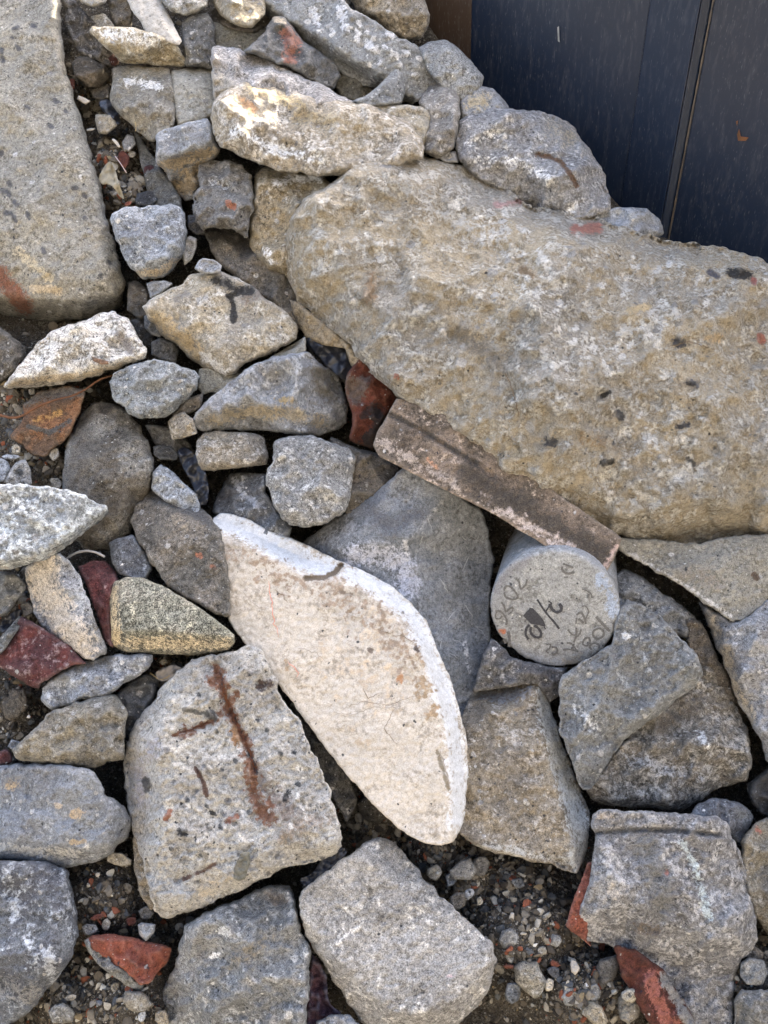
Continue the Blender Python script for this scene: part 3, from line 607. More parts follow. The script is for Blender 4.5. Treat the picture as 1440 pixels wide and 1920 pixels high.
stone('boulder', 'rounded grey boulder with brown stains, beside the rust-brown flake', 'boulder',
 [(150,778),(172,757),(195,752),(232,765),(262,798),(284,842),(290,880),(280,925),(262,965),(245,1003),(210,1032),(165,1036),(138,1010),(118,950),(116,880),(130,820)],
 ('dirty', dict(t=.95)), L=-18, R=52, r=60, T=130, sc=.4, lump=1.3, cuts=[([(290,900),(250,920),(220,960),(160,990),(130,1010)][::-1], .5, 8)], strokes=[([(150,790),(150,850),(140,900)], 22, (.11,.095,.075), .85), ([(240,925),(200,960),(170,1000)], 16, (.10,.085,.065), .75), ([(190,765),(205,770)], 8, (.05,.045,.04), .8)])
stone('concrete_slab', 'blue-grey oval slab sticking in from the left edge', 'slab',
 [(-80,905),(0,908),(60,908),(105,916),(153,926),(179,938),(201,950),(204,963),(192,976),(160,995),(128,1024),(96,1043),(54,1059),(0,1070),(-80,1072)],
 ('pebbly', dict(t=1.55, Pale=.6, w=-.02)), L=70, R=10, r=8, T=60, tilt=(0, -.05), sc=.6, rough=1.6, cuts=[([(-60,1056),(0,1054),(60,1042),(110,1018),(150,984),(204,955)], 1.3, 3)])
stone('marble_slab', 'cream wedge of broken slab propped under the oval slab', 'slab',
 [(46,1062),(77,1046),(112,1036),(128,1050),(150,1077),(162,1112),(180,1163),(195,1202),(200,1225),(179,1238),(160,1237),(128,1212),(80,1177),(64,1155),(52,1100)],
 ('blue', dict(t=1.15)), L=34, R=10, r=8, T=90, sc=.5, cuts=[([(90,1030),(112,1072),(140,1163),(160,1200),(168,1245)], .6, 3)],
 strokes=[([(75,1060),(85,1110),(120,1170),(150,1215)], 26, (.50,.43,.34), 1.0), ([(80,1080),(110,1140)], 10, (.36,.26,.16), .7)])
stone('brick', 'upright maroon brick behind the cream wedge', 'brick', [(145,1060),(172,1052),(198,1051),(217,1072),(224,1087),(212,1100),(208,1150),(213,1216),(196,1202),(180,1147),(160,1093)], 'maroon', L=2, R=10, r=9, T=80, sc=.5, lump=.3)
b = stone('brick', 'maroon brick half with mortar on its shoulder, near the left edge', 'brick', [(-40,1240),(-20,1212),(0,1200),(37,1157),(67,1170),(110,1197),(147,1227),(164,1242),(133,1250),(100,1264),(77,1281),(72,1294),(33,1273),(0,1251)],
 'maroon', L=14, R=9, r=8, T=80, sc=.4, lump=.3, cuts=[([(-30,1228),(30,1262),(74,1286)], 1.0, 3)])
stone('mortar', None, None, [(-30,1222),(0,1196),(36,1154),(52,1160),(40,1174),(24,1196),(6,1222),(-20,1236)], ('mortar', dict(t=.7)), parent=b, L=17, R=10, r=7, T=24, rough=1.5)
b = stone('worn_stone', 'smooth olive-brown wedge stone with a streaky grain, left of the white slab', 'stone',
 [(206,1120),(214,1090),(236,1082),(265,1083),(307,1099),(351,1125),(399,1157),(438,1189),(442,1203),(428,1220),(367,1229),(288,1226),(230,1222),(209,1209)],
 'smooth', L=44, R=16, r=10, T=110, sc=.15, lump=.4, rough=.4, jag=.3, cuts=[([(190,1182),(240,1182),(300,1184),(380,1190),(460,1198)], .8, 3), ([(222,1070),(230,1100),(238,1190)], .55, 3)],
 strokes=[([(212,1110),(218,1200)], 10, (.40,.30,.15), .85), ([(240,1205),(300,1206),(420,1208)], 12, (.37,.30,.18), .75)])
stone('concrete_slab', 'brown-grey worn slab leaning behind the left corner of the white slab', 'slab',
 [(244,972),(256,950),(268,932),(281,914),(297,917),(351,940),(400,968),(420,1020),(430,1090),(432,1160),(385,1142),(351,1122),(313,1099),(288,1061),(256,1013)],
 ('brown', dict(t=1.2, w=-.02, Pale=.38)), L=22, R=12, r=10, T=100, sc=.4, lump=.5, cuts=[([(250,925),(285,945),(340,965),(410,998)][::-1], .75, 4)],
 strokes=[([(285,925),(340,945),(395,980)], 12, (.10,.095,.09), .8), ([(372,1040),(376,1042)], 5, (.36,.13,.06), .9), ([(398,1062),(402,1066)], 4, (.36,.13,.06), .9), ([(330,975),(350,990)], 16, (.25,.2,.13), .5)])
stone('concrete_slab', 'small dark blue-grey slab piece left of the brown-grey worn slab', 'slab', [(204,1018),(222,1008),(249,1002),(265,1023),(287,1067),(272,1088),(240,1084),(224,1077),(210,1055)], ('darkblue', dict(t=1.4)), L=-6, R=12, r=10, T=70, sc=.6)
stone('concrete_chunk', 'small bluish triangular chunk above the brown-grey worn slab', CH, [(283,918),(287,886),(300,871),(319,879),(339,901),(367,924),(376,950),(372,970),(330,955)], ('blue', dict(t=.95)), L=-4, R=18, r=14, T=70)
stone('cobble', 'small lumpy tan cobble hugging the left tip of the pointed centre-left boulder', 'cobble', [(314,790),(325,778),(345,772),(364,786),(370,812),(345,822),(322,825)], 'tangrey', L=8, R=18, r=14, T=60)
stone('cobble', 'brownish lump between the blue-grey oval stone and the pointed centre-left boulder', 'cobble', [(322,778),(350,748),(382,736),(378,764),(350,778)], 'brown', L=-6, R=12, r=10, T=50)
stone('torn_membrane', 'torn strip of pale grey membrane between the two centre-left boulders', 'plastic strip', [(372,690),(395,690),(412,700),(424,712),(460,704),(520,664),(555,652),(572,630),(575,660),(520,678),(462,716),(430,722),(420,738),(400,736),(380,740),(370,725)], ('slab', dict(t=.8, w=-.03)), L=-2, R=7, r=7, T=16, sc=.4)
stone('slate_flake', 'dark flat flake in the hollow under the blue-grey oval stone', 'flake', [(287,838),(300,834),(322,838),(336,854),(330,864),(300,862),(288,852)], 'dark', L=-24, R=6, r=7, T=16)
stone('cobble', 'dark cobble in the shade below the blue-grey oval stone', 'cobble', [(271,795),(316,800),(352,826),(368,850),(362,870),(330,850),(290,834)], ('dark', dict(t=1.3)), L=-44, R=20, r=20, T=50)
stone('concrete_chunk', 'small grey loaf-shaped block under the pointed centre-left boulder', CH, [(365,848),(370,825),(382,811),(405,808),(464,810),(496,820),(504,856),(498,871),(429,880),(377,884)], ('tangrey', dict(t=.9)), L=6, R=18, r=13, T=80, sc=.6, cuts=[([(455,800),(490,880)][::-1], .5, 6), ([(360,866),(505,858)], .8, 4)])
stone('concrete_chunk', 'chunky grey block with rounded corners in the centre, above the white slab', CH,
 [(497,896),(505,872),(511,845),(515,826),(530,820),(582,816),(624,829),(659,843),(668,866),(663,898),(656,935),(645,961),(610,982),(575,989),(544,986),(527,968),(509,944)],
 ('grey', dict(t=.95, w=.03)), L=26, R=26, r=20, T=120, sc=.9, cuts=[([(500,850),(560,842),(600,850),(680,860)][::-1], .4, 6), ([(608,800),(606,890),(600,1000)][::-1], .55, 5), ([(500,935),(560,960),(640,950)], .35, 6)])
stone('concrete_chunk', 'dark blue rock with chalky streaks behind the white slab top edge', CH, [(396,960),(409,926),(429,892),(447,882),(497,889),(500,919),(520,960),(548,990),(540,1020),(470,1000)], ('darkblue', dict(t=1.25)), L=-28, R=24, r=20, T=80, strokes=[([(440,900),(455,930),(490,950)], 8, (.32,.34,.38), .8)])
stone('concrete_chunk', 'shaded brown-grey rock right of the chunky centre block', CH, [(617,818),(666,838),(707,849),(750,877),(735,905),(700,935),(650,970),(640,900)], ('brown', dict(t=1.05)), L=-34, R=22, r=22, T=70)
stone('brick', 'red and black broken brick standing on end under the huge boulder', 'brick', [(645,722),(652,700),(676,672),(710,700),(745,745),(722,785),(698,845),(672,834),(655,824),(660,775)], ('brick', dict(t=.55)), L=-14, R=16, r=12, T=90, sc=1.2,
 strokes=[([(650,720),(668,740),(680,720)], 16, (.10,.075,.06), .9), ([(700,770),(715,790),(690,830)], 14, (.02,.02,.022), 1.0), ([(692,718),(690,722)], 5, (.01,.01,.01)), ([(690,765),(682,780)], 6, (.03,.02,.02))])
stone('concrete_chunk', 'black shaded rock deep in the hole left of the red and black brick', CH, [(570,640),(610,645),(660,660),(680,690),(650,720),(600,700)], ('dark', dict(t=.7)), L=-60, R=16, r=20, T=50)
stone('roof_tile', 'dirty brown grooved clay tile pinned under the huge boulder', 'tile',
 [(700,834),(706,812),(722,785),(745,745),(850,780),(940,850),(1030,915),(1110,970),(1166,1008),(1154,1044),(1134,1078),(1116,1074),(1060,1048),(1000,1010),(925,965),(850,926),(760,881),(712,856)],
 'tile', flat=True, L=31, R=4, r=3.5, T=26, sc=.12, lump=.1, jag=.35, edge=.4, keep=.07, inset=.95, grooves=[([(733,778),(800,815),(890,868),(930,895)], 4, 7), ([(858,880),(842,918)], 3, 3)],
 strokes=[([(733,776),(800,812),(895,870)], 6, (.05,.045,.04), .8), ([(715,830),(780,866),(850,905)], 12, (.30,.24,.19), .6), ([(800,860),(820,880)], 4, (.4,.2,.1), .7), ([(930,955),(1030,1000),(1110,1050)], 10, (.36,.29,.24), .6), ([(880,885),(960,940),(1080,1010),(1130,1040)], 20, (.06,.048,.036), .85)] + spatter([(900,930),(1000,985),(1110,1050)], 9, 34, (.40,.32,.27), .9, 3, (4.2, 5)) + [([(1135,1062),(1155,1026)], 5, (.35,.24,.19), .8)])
# --- centre and right
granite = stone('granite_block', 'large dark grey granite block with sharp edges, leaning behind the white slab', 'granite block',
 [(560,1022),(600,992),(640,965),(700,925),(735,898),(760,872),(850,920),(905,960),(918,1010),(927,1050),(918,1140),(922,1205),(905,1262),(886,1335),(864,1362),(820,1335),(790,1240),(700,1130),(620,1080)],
 'slate', L=2, R=12, r=9, T=150, sc=.35, lump=.6, jag=.7, keep=.12,
 cuts=[([(860,900),(835,925),(762,1018),(768,1060),(775,1400)][::-1], .62, 2, 135), ([(540,1060),(655,1024),(700,1022),(765,1010),(900,990)], .6, 3, 34), ([(745,880),(720,930),(652,1024),(640,1100)], .6, 2)],
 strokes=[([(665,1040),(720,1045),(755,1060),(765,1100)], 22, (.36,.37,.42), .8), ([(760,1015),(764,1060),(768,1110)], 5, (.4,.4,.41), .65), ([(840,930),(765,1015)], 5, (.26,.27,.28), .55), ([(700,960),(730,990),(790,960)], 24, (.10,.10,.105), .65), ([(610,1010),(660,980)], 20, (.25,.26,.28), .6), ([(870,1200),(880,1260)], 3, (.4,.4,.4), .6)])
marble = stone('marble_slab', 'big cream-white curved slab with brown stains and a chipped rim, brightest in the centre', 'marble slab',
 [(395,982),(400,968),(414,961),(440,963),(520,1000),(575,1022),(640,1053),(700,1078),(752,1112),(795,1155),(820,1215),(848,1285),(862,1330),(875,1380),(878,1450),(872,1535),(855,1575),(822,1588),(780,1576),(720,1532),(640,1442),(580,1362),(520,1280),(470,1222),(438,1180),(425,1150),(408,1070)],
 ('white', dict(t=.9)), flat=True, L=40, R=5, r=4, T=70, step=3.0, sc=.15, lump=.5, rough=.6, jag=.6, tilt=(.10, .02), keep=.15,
 cuts=[([(380,986),(400,1002),(470,1030),(575,1082),(600,1086),(650,1090),(700,1118),(745,1160),(780,1215),(805,1275),(828,1340),(840,1410),(846,1480),(846,1600)][::-1], .9, 2),
       ([(420,1150),(470,1235),(560,1370),(640,1480),(740,1580)], .45, 10)],
 bumps=[(480,1010,28,3)], grooves=[([(574,1084),(606,1084),(628,1074),(640,1060)], 3.5, 10)],
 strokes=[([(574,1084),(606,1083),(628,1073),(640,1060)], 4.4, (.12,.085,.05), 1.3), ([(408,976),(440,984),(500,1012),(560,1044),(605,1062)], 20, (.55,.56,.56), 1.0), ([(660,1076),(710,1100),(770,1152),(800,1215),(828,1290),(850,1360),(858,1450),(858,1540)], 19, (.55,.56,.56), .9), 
  ([(752,1270),(748,1276)], 7, (.35,.16,.05), .8), ([(694,1219),(695,1220)], 4.5, (.12,.09,.07)), ([(700,1150),(760,1180)], 8, (.5,.4,.28), .5), ([(780,1215),(784,1222)], 4, (.05,.03,.025)), ([(755,1148),(756,1149)], 4, (.06,.05,.05)), ([(404,988),(412,994)], 4, (.03,.025,.02)),
  ([(820,1410),(832,1450),(842,1480)], 3, (.2,.16,.1), .9), ([(640,1110),(660,1114)], 5, (.15,.11,.08), .75), ([(700,1310),(760,1300),(810,1340)], 5, (.42,.36,.28), .5), ([(826,1350),(856,1370),(850,1420)], 8, (.42,.4,.33), .6), ([(600,1036),(610,1040)], 3, (.1,.07,.06), .8), ([(540,1252),(536,1240)], 6, (.3,.2,.1), .7)]
 + spatter([(425,1025),(500,1062),(560,1100)], 11, 110, (.27,.19,.12), .72, 5, (4.2, 4.8)) + spatter([(600,1100),(670,1138),(735,1195),(780,1260)], 19, 240, (.27,.19,.12), .76, 6, (4.2, 5)) + spatter([(780,1240),(815,1340)], 11, 40, (.3,.2,.1), .8, 7)
 + spatter([(640,1180),(740,1330)], 50, 60, (.46,.36,.24), .7, 8, (5, 11)) + spatter([(420,975),(560,1035),(660,1085),(780,1170),(850,1330),(862,1500)], 14, 60, (.2,.14,.09), .8, 9, (4.2, 4.6)))
stone('concrete_chunk', 'thin-edged grey slab of concrete with a scalloped edge, right of the concrete core', CH,
 [(1046,1300),(1055,1265),(1100,1235),(1150,1205),(1156,1140),(1178,1122),(1205,1135),(1235,1152),(1270,1190),(1308,1228),(1320,1262),(1302,1290),(1270,1310),(1236,1340),(1200,1362),(1172,1385),(1150,1412),(1128,1450),(1110,1480),(1090,1482),(1075,1430),(1050,1370)],
 ('pebbly', dict(t=1.15, Agg=.2, Pale=.5)), L=14, R=9, r=8, T=90, tilt=(.04, 0), sc=.9, rough=1.6, cuts=[([(1325,1240),(1290,1280),(1230,1322),(1150,1390),(1108,1470)][::-1], 1.0, 3), ([(1140,1180),(1190,1160),(1260,1200),(1330,1260)][::-1], .3, 8)], strokes=[([(1172,1190),(1176,1194)], 6, LIME, .9), ([(1080,1330),(1110,1360)], 14, LIME, .45)])
stone('concrete_chunk', 'knobbly brown-grey boulder under the scalloped grey slab', 'concrete boulder',
 [(1098,1482),(1140,1430),(1200,1350),(1260,1290),(1300,1220),(1340,1240),(1370,1305),(1398,1360),(1412,1425),(1402,1462),(1345,1478),(1312,1502),(1272,1522),(1200,1516),(1140,1512),(1112,1500)],
 ('brown', dict(t=1.5, Pale=.6, w=-.02)), L=-34, R=28, r=22, T=110, sc=1.4, cuts=[([(1100,1465),(1180,1490),(1270,1500),(1340,1465),(1420,1450)], .8, 5), ([(1230,1320),(1310,1350),(1400,1420)][::-1], .3, 8)], bumps=[(1290,1370,18,-14),(1330,1390,24,10)], strokes=[([(1180,1420),(1280,1450),(1330,1440)], 14, (.38,.38,.38), .6), ([(1310,1370),(1330,1410)], 8, LIME, .6), ([(1240,1360),(1290,1330)], 18, (.11,.09,.07), .6)])
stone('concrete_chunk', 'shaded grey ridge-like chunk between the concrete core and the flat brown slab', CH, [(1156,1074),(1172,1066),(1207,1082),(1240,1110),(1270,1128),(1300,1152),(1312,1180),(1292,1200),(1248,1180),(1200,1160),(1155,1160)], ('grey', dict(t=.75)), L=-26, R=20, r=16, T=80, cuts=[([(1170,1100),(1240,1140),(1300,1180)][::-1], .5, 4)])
stone('concrete_slab', 'flat smooth brown slab poking out under the right underside of the huge boulder', 'slab', [(1130,1008),(1215,1010),(1300,1020),(1400,1000),(1540,1000),(1540,1060),(1440,1122),(1411,1152),(1398,1161),(1373,1166),(1345,1148),(1311,1123),(1257,1086),(1165,1036)],
 ('slab', dict(t=.72, Speck=.03)), L=-4, R=6, r=6, T=50, sc=.3, lump=.4, strokes=[([(1415,1078),(1420,1084)], 5, (.08,.05,.03)), ([(1180,1040),(1280,1095),(1370,1155)], 4, (.42,.4,.36), .7), ([(1290,1080),(1340,1090)], 22, (.2,.17,.13), .6)])
stone('concrete_chunk', 'tall speckled grey boulder at the right edge below the flat brown slab', 'concrete boulder', [(1310,1128),(1345,1148),(1372,1168),(1400,1160),(1440,1122),(1540,1060),(1540,1460),(1440,1428),(1424,1380),(1382,1315),(1362,1255),(1332,1185)],
 ('blue', dict(t=.95, w=.02)), L=-14, R=20, r=16, T=120, cuts=[([(1340,1120),(1375,1190),(1385,1260),(1420,1330),(1460,1440)], .6, 4)], strokes=[([(1330,1160),(1360,1210),(1372,1270),(1410,1350)], 10, (.32,.27,.19), .75)])
stone('concrete_chunk', 'brown rock in the crack between the knobbly boulder and the right edge boulder', CH, [(1285,1158),(1315,1165),(1350,1240),(1395,1330),(1410,1400),(1380,1360),(1330,1290),(1290,1220)], ('brown', dict(t=.9)), L=-52, R=18, r=18, T=60)
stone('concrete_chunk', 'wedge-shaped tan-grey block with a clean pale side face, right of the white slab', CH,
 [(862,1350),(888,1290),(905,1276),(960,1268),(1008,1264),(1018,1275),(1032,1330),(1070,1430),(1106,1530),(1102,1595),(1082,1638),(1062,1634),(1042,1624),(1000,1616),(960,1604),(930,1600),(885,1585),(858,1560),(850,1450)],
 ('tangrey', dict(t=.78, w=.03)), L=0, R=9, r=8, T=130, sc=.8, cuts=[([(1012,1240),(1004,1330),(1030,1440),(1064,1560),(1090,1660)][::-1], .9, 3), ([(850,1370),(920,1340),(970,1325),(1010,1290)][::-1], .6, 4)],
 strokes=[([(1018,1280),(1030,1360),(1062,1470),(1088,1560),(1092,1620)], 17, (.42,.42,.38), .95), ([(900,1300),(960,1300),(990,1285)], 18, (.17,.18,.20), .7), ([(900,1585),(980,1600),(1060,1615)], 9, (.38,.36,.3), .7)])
b = stone('concrete_block', 'squarish lichened concrete block with brick stuck behind it, at the lower right', 'concrete block',
 [(1108,1546),(1112,1528),(1130,1518),(1200,1520),(1280,1526),(1345,1530),(1368,1548),(1385,1590),(1400,1640),(1412,1700),(1423,1762),(1410,1786),(1386,1800),(1378,1850),(1378,1980),(1305,1980),(1296,1910),(1270,1875),(1240,1845),(1205,1805),(1160,1778),(1092,1762),(1078,1742),(1086,1715),(1104,1650),(1112,1600),(1116,1565)],
 ('blue', dict(t=.8, w=.05, Pale=.6, Agg=.35)), L=34, R=16, r=12, T=110, sc=.9, rough=1.5, cuts=[([(1080,1710),(1180,1700),(1260,1730),(1330,1760),(1440,1750)], .55, 5), ([(1340,1500),(1360,1600),(1390,1760)][::-1], .5, 5), ([(1135,1540),(1140,1640),(1110,1760)], .35, 6)],
 grooves=[([(1118,1562),(1180,1556),(1260,1556),(1350,1566)], 5, 7)], strokes=[([(1120,1562),(1180,1557),(1260,1557),(1350,1566)], 5, (.07,.07,.07), .85), ([(1120,1530),(1150,1532)], 8, (.42,.35,.27), .7), ([(1280,1580),(1300,1620),(1330,1720)], 8, (.45,.52,.52), .75), ([(1145,1665),(1152,1680)], 8, (.5,.44,.36), .9), ([(1248,1636),(1250,1637)], 5, (.4,.15,.1), .8), ([(1210,1590),(1230,1650),(1240,1700)], 26, (.17,.165,.15), .75), ([(1190,1740),(1230,1745)], 14, (.12,.09,.06), .6)])
stone('brick_layer', None, None, [(1060,1736),(1068,1705),(1076,1682),(1090,1650),(1102,1615),(1120,1620),(1115,1680),(1100,1760),(1110,1775),(1085,1756)], 'brick', parent=b, L=16, R=9, r=9, T=50, sc=.6)
b2 = stone('brick', 'broken brick with a bright red face and grey mortar, under the lower right block', 'brick', [(1150,1770),(1200,1785),(1240,1815),(1270,1860),(1300,1900),(1310,1990),(1240,1990),(1225,1930),(1195,1880),(1170,1840)], ('brick', dict(t=.42)), L=2, R=9, r=8, T=60, sc=.7,
 strokes=[([(1222,1832),(1228,1870),(1246,1900),(1262,1925)], 12, (.28,.08,.05), 1.0), ([(1245,1835),(1275,1880),(1295,1920)], 10, (.2,.19,.17), 1.0)])
rebar_block = stone('concrete_block', 'pale pebbly concrete block with rusty rebar prints, in the lower left', 'concrete block',
 [(228,1445),(236,1395),(250,1362),(275,1330),(300,1292),(330,1262),(365,1237),(400,1228),(430,1222),(462,1211),(492,1220),(510,1258),(524,1300),(545,1330),(572,1372),(600,1440),(618,1482),(640,1555),(640,1580),(632,1600),(600,1612),(575,1620),(540,1626),(500,1645),(440,1672),(400,1692),(350,1712),(305,1722),(288,1708),(280,1660),(262,1600),(248,1560),(240,1510)],
 'rustblk', step=3.2, L=52, R=13, r=10, T=150, tilt=(.03, .05), sc=.9, rough=1.8, jag=1.2,
 cuts=[([(400,1215),(340,1270),(305,1350),(286,1410),(300,1480),(306,1560),(288,1650),(280,1740)], .75, 5), ([(270,1690),(340,1690),(450,1648),(550,1606),(660,1560)], .7, 4)],
 bumps=[(300,1500,7,-8),(275,1465,8,-8),(285,1590,18,10),(360,1560,20,5)], grooves=[([(405,1250),(425,1320),(450,1370),(478,1440)], 8, 11), ([(325,1378),(400,1352)], 6, 8), ([(335,1650),(410,1618)], 5, 7), ([(367,1440),(380,1465),(386,1488)], 4, 5), ([(478,1450),(500,1520)], 16, 7)],
 strokes=[([(405,1252),(420,1300),(432,1340),(448,1370),(465,1400)], 9, RUST, 1.0), ([(394,1275),(400,1285)], 9, RUST, .95), ([(440,1360),(446,1388)], 11, (.28,.12,.02), .95), ([(470,1440),(475,1480),(490,1520),(505,1535)], 14, RUST, .9),
  ([(412,1262),(424,1310),(440,1350),(462,1395),(480,1450)], 4.5, (.03,.022,.03), 1.0), ([(325,1378),(360,1366),(400,1352)], 4.2, RUST, .8), ([(392,1340),(402,1348)], 8, (.05,.05,.055), .9), ([(345,1330),(395,1340)], 4, (.1,.1,.09), .8), ([(345,1648),(365,1640),(405,1620)], 4.2, (.12,.06,.04), .75), ([(367,1440),(380,1465),(387,1490)], 4, (.12,.06,.04), .95),
  ([(490,1460),(520,1500),(540,1520)], 20, (.20,.16,.13), .75), ([(530,1570),(570,1545),(610,1530)], 18, (.28,.22,.16), .6), ([(312,1536),(318,1520)], 5, (.3,.1,.04)), ([(425,1540),(445,1530)], 5, (.25,.09,.04), .9), ([(490,1285),(505,1280)], 9, (.06,.035,.03), .9), ([(338,1560),(346,1562)], 7, TAR), ([(532,1500),(540,1485)], 5, TAR), ([(395,1522),(402,1526)], 5, TAR), ([(312,1505),(318,1512)], 8, (.6,.52,.38), .9),
  ([(272,1465),(276,1480)], 8, (.07,.065,.06), .95), ([(290,1395),(262,1440),(262,1500)], 20, (.38,.36,.38), .6), ([(430,1640),(360,1690)], 16, (.5,.42,.3), .5)] +  # grey-purple stroke on the left face puts its shade into the colour
  [([(x, y), (x + 2, y + 2)], 4, (.05,.055,.06), .9) for x, y in ((372,1302),(482,1350),(500,1368),(526,1412),(406,1370),(440,1425),(350,1500),(386,1510),(466,1522),(558,1470),(550,1410),(338,1612),(320,1590),(376,1602),(605,1610),(565,1500),(412,1550))]
 + spatter([(410,1260),(440,1360),(480,1450),(505,1540)], 8, 46, RUST, 1.0, 21, (4.2, 7)) + spatter([(330,1376),(405,1350)], 5, 14, RUST, 1.0, 22) + spatter([(450,1400),(520,1600)], 60, 40, (.62,.6,.55), .8, 23) + spatter([(400,1300),(440,1600)], 80, 40, (.15,.15,.15), .8, 24, (4.2,5)))
stone('cobble', 'smooth tan cobble half hidden at the left foot of the rebar-marked block', 'cobble', [(248,1572),(262,1560),(285,1620),(296,1700),(282,1708),(264,1680),(252,1630)], ('tangrey', dict(t=.7, w=.05)), L=-2, R=14, r=13, T=60)
stone('dead_leaf', 'narrow green-grey leaf stuck on the rebar-marked block', 'leaf', [(437,1648),(440,1625),(452,1598),(468,1596),(468,1620),(460,1648),(448,1652)], ('smooth', dict(t=.6, Pale=.05, Grain=.25, Agg=0)), L=68, R=3, r=4, T=5, sc=.1, step=2.2, jag=.3, inset=.95)
stone('concrete_chunk', 'slim grey chunk under the cream wedge and the maroon brick half', CH, [(76,1314),(80,1290),(100,1268),(140,1245),(187,1232),(247,1226),(285,1226),(282,1250),(255,1272),(233,1284),(205,1302),(160,1312),(133,1322),(97,1331)], ('blue', dict(t=.85)), L=2, R=20, r=16, T=80, cuts=[([(70,1290),(130,1262),(290,1225)][::-1], .5, 4)], strokes=[([(110,1265),(160,1245),(200,1236)], 12, (.08,.075,.065), .85)])
stone('concrete_chunk', 'olive-grey pointed chunk above the big blue-grey stone at the left', CH, [(20,1404),(35,1396),(70,1360),(93,1338),(140,1318),(175,1306),(200,1299),(221,1304),(238,1328),(236,1362),(234,1398),(230,1424),(200,1428),(177,1441),(117,1434),(67,1430),(30,1421)],
 ('tangrey', dict(t=.85, Pale=.5)), L=26, R=20, r=14, T=100, sc=1.3, cuts=[([(90,1335),(170,1330),(240,1340)][::-1], .4, 5), ([(20,1412),(120,1415),(240,1400)], .6, 4)])
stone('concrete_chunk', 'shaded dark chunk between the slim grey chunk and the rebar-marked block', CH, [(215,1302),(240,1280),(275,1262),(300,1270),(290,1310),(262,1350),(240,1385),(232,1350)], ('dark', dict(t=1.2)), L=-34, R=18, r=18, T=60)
stone('concrete_boulder', 'big blue-grey stone with orange-ringed pebbles, at the left edge', 'concrete boulder',
 [(-80,1440),(0,1435),(60,1432),(120,1433),(170,1441),(190,1464),(200,1490),(235,1510),(248,1540),(240,1570),(212,1600),(172,1622),(120,1628),(60,1617),(0,1611),(-80,1612)],
 ('blue', dict(t=.9, Agg=.12)), L=20, R=22, r=16, T=130, sc=.6, cuts=[([(182,1430),(192,1480),(205,1530),(190,1580),(180,1640)][::-1], .7, 4), ([(-80,1575),(60,1580),(150,1590),(210,1580)], .6, 5)],
 strokes=[([(140,1528),(150,1524)], 8, (.5,.36,.2), .9), ([(20,1472),(30,1468)], 10, (.42,.3,.15), .75), ([(105,1510),(112,1512)], 5, (.48,.38,.26), .8), ([(0,1590),(60,1596),(150,1602)], 10, (.45,.43,.38), .65), ([(162,1586),(164,1588)], 4, LIME), ([(135,1580),(155,1578)], 6, (.38,.28,.15), .7)])
stone('concrete_boulder', 'dark bluish boulder with white scratches in the bottom left corner', 'concrete boulder',
 [(-80,1612),(0,1612),(80,1615),(125,1630),(140,1682),(148,1752),(132,1800),(98,1850),(62,1890),(20,1922),(0,1990),(-80,1990)],
 ('darkblue', dict(t=1.35, Pale=.55)), L=24, R=26, r=20, T=130, sc=.6, cuts=[([(110,1600),(115,1700),(95,1800),(20,1900)][::-1], .35, 8), ([(-80,1780),(80,1810),(150,1790)], .25, 12)], strokes=[([(30,1690),(20,1720)], 12, (.4,.43,.46), .6), ([(90,1780),(100,1840)], 12, (.38,.40,.42), .6), ([(120,1650),(130,1700)], 10, (.3,.31,.33), .5), ([(10,1850),(60,1860)], 24, (.22,.21,.19), .6)])
b = stone('brick', 'broken red brick with grey mortar along its lower left side, in the bottom left dirt', 'brick', [(162,1760),(172,1754),(200,1751),(249,1757),(276,1766),(300,1770),(321,1776),(316,1802),(295,1825),(277,1845),(262,1846),(232,1820),(200,1800),(172,1780)],
 'brick', L=2, R=15, r=12, T=60, sc=1.0, cuts=[([(330,1770),(280,1785),(268,1850)][::-1], .6, 3), ([(150,1768),(210,1775),(270,1790),(330,1785)][::-1], .25, 4)])
stone('mortar', None, None, [(158,1764),(168,1758),(186,1780),(205,1790),(212,1806),(240,1822),(252,1838),(272,1848),(262,1860),(240,1852),(212,1830),(187,1812),(166,1786)], 'mortar', parent=b, L=0, R=11, r=8, T=50, rough=1.6)
stone('concrete_boulder', 'rounded grey-green boulder with a lumpy top at the bottom, left of the smooth loaf-shaped one', 'concrete boulder',
 [(300,1870),(312,1840),(329,1811),(336,1770),(347,1733),(382,1713),(410,1700),(444,1687),(480,1668),(511,1660),(542,1660),(553,1680),(556,1700),(564,1744),(582,1776),(580,1856),(565,1990),(330,1990),(306,1910)],
 ('grey', dict(t=1.0, Agg=.4, AggScale=50)), L=14, R=34, r=28, T=140, sc=1.2, cuts=[([(330,1750),(440,1720),(560,1720)][::-1], .45, 8)], bumps=[(440,1740,30,6),(470,1800,50,6)], strokes=[([(415,1746),(425,1750)], 8, (.5,.5,.48), .8), ([(400,1792),(406,1790)], 6, LIME, .8), ([(500,1760),(440,1800)], 20, (.2,.17,.12), .5), ([(530,1690),(500,1676)], 14, (.13,.11,.09), .6)])
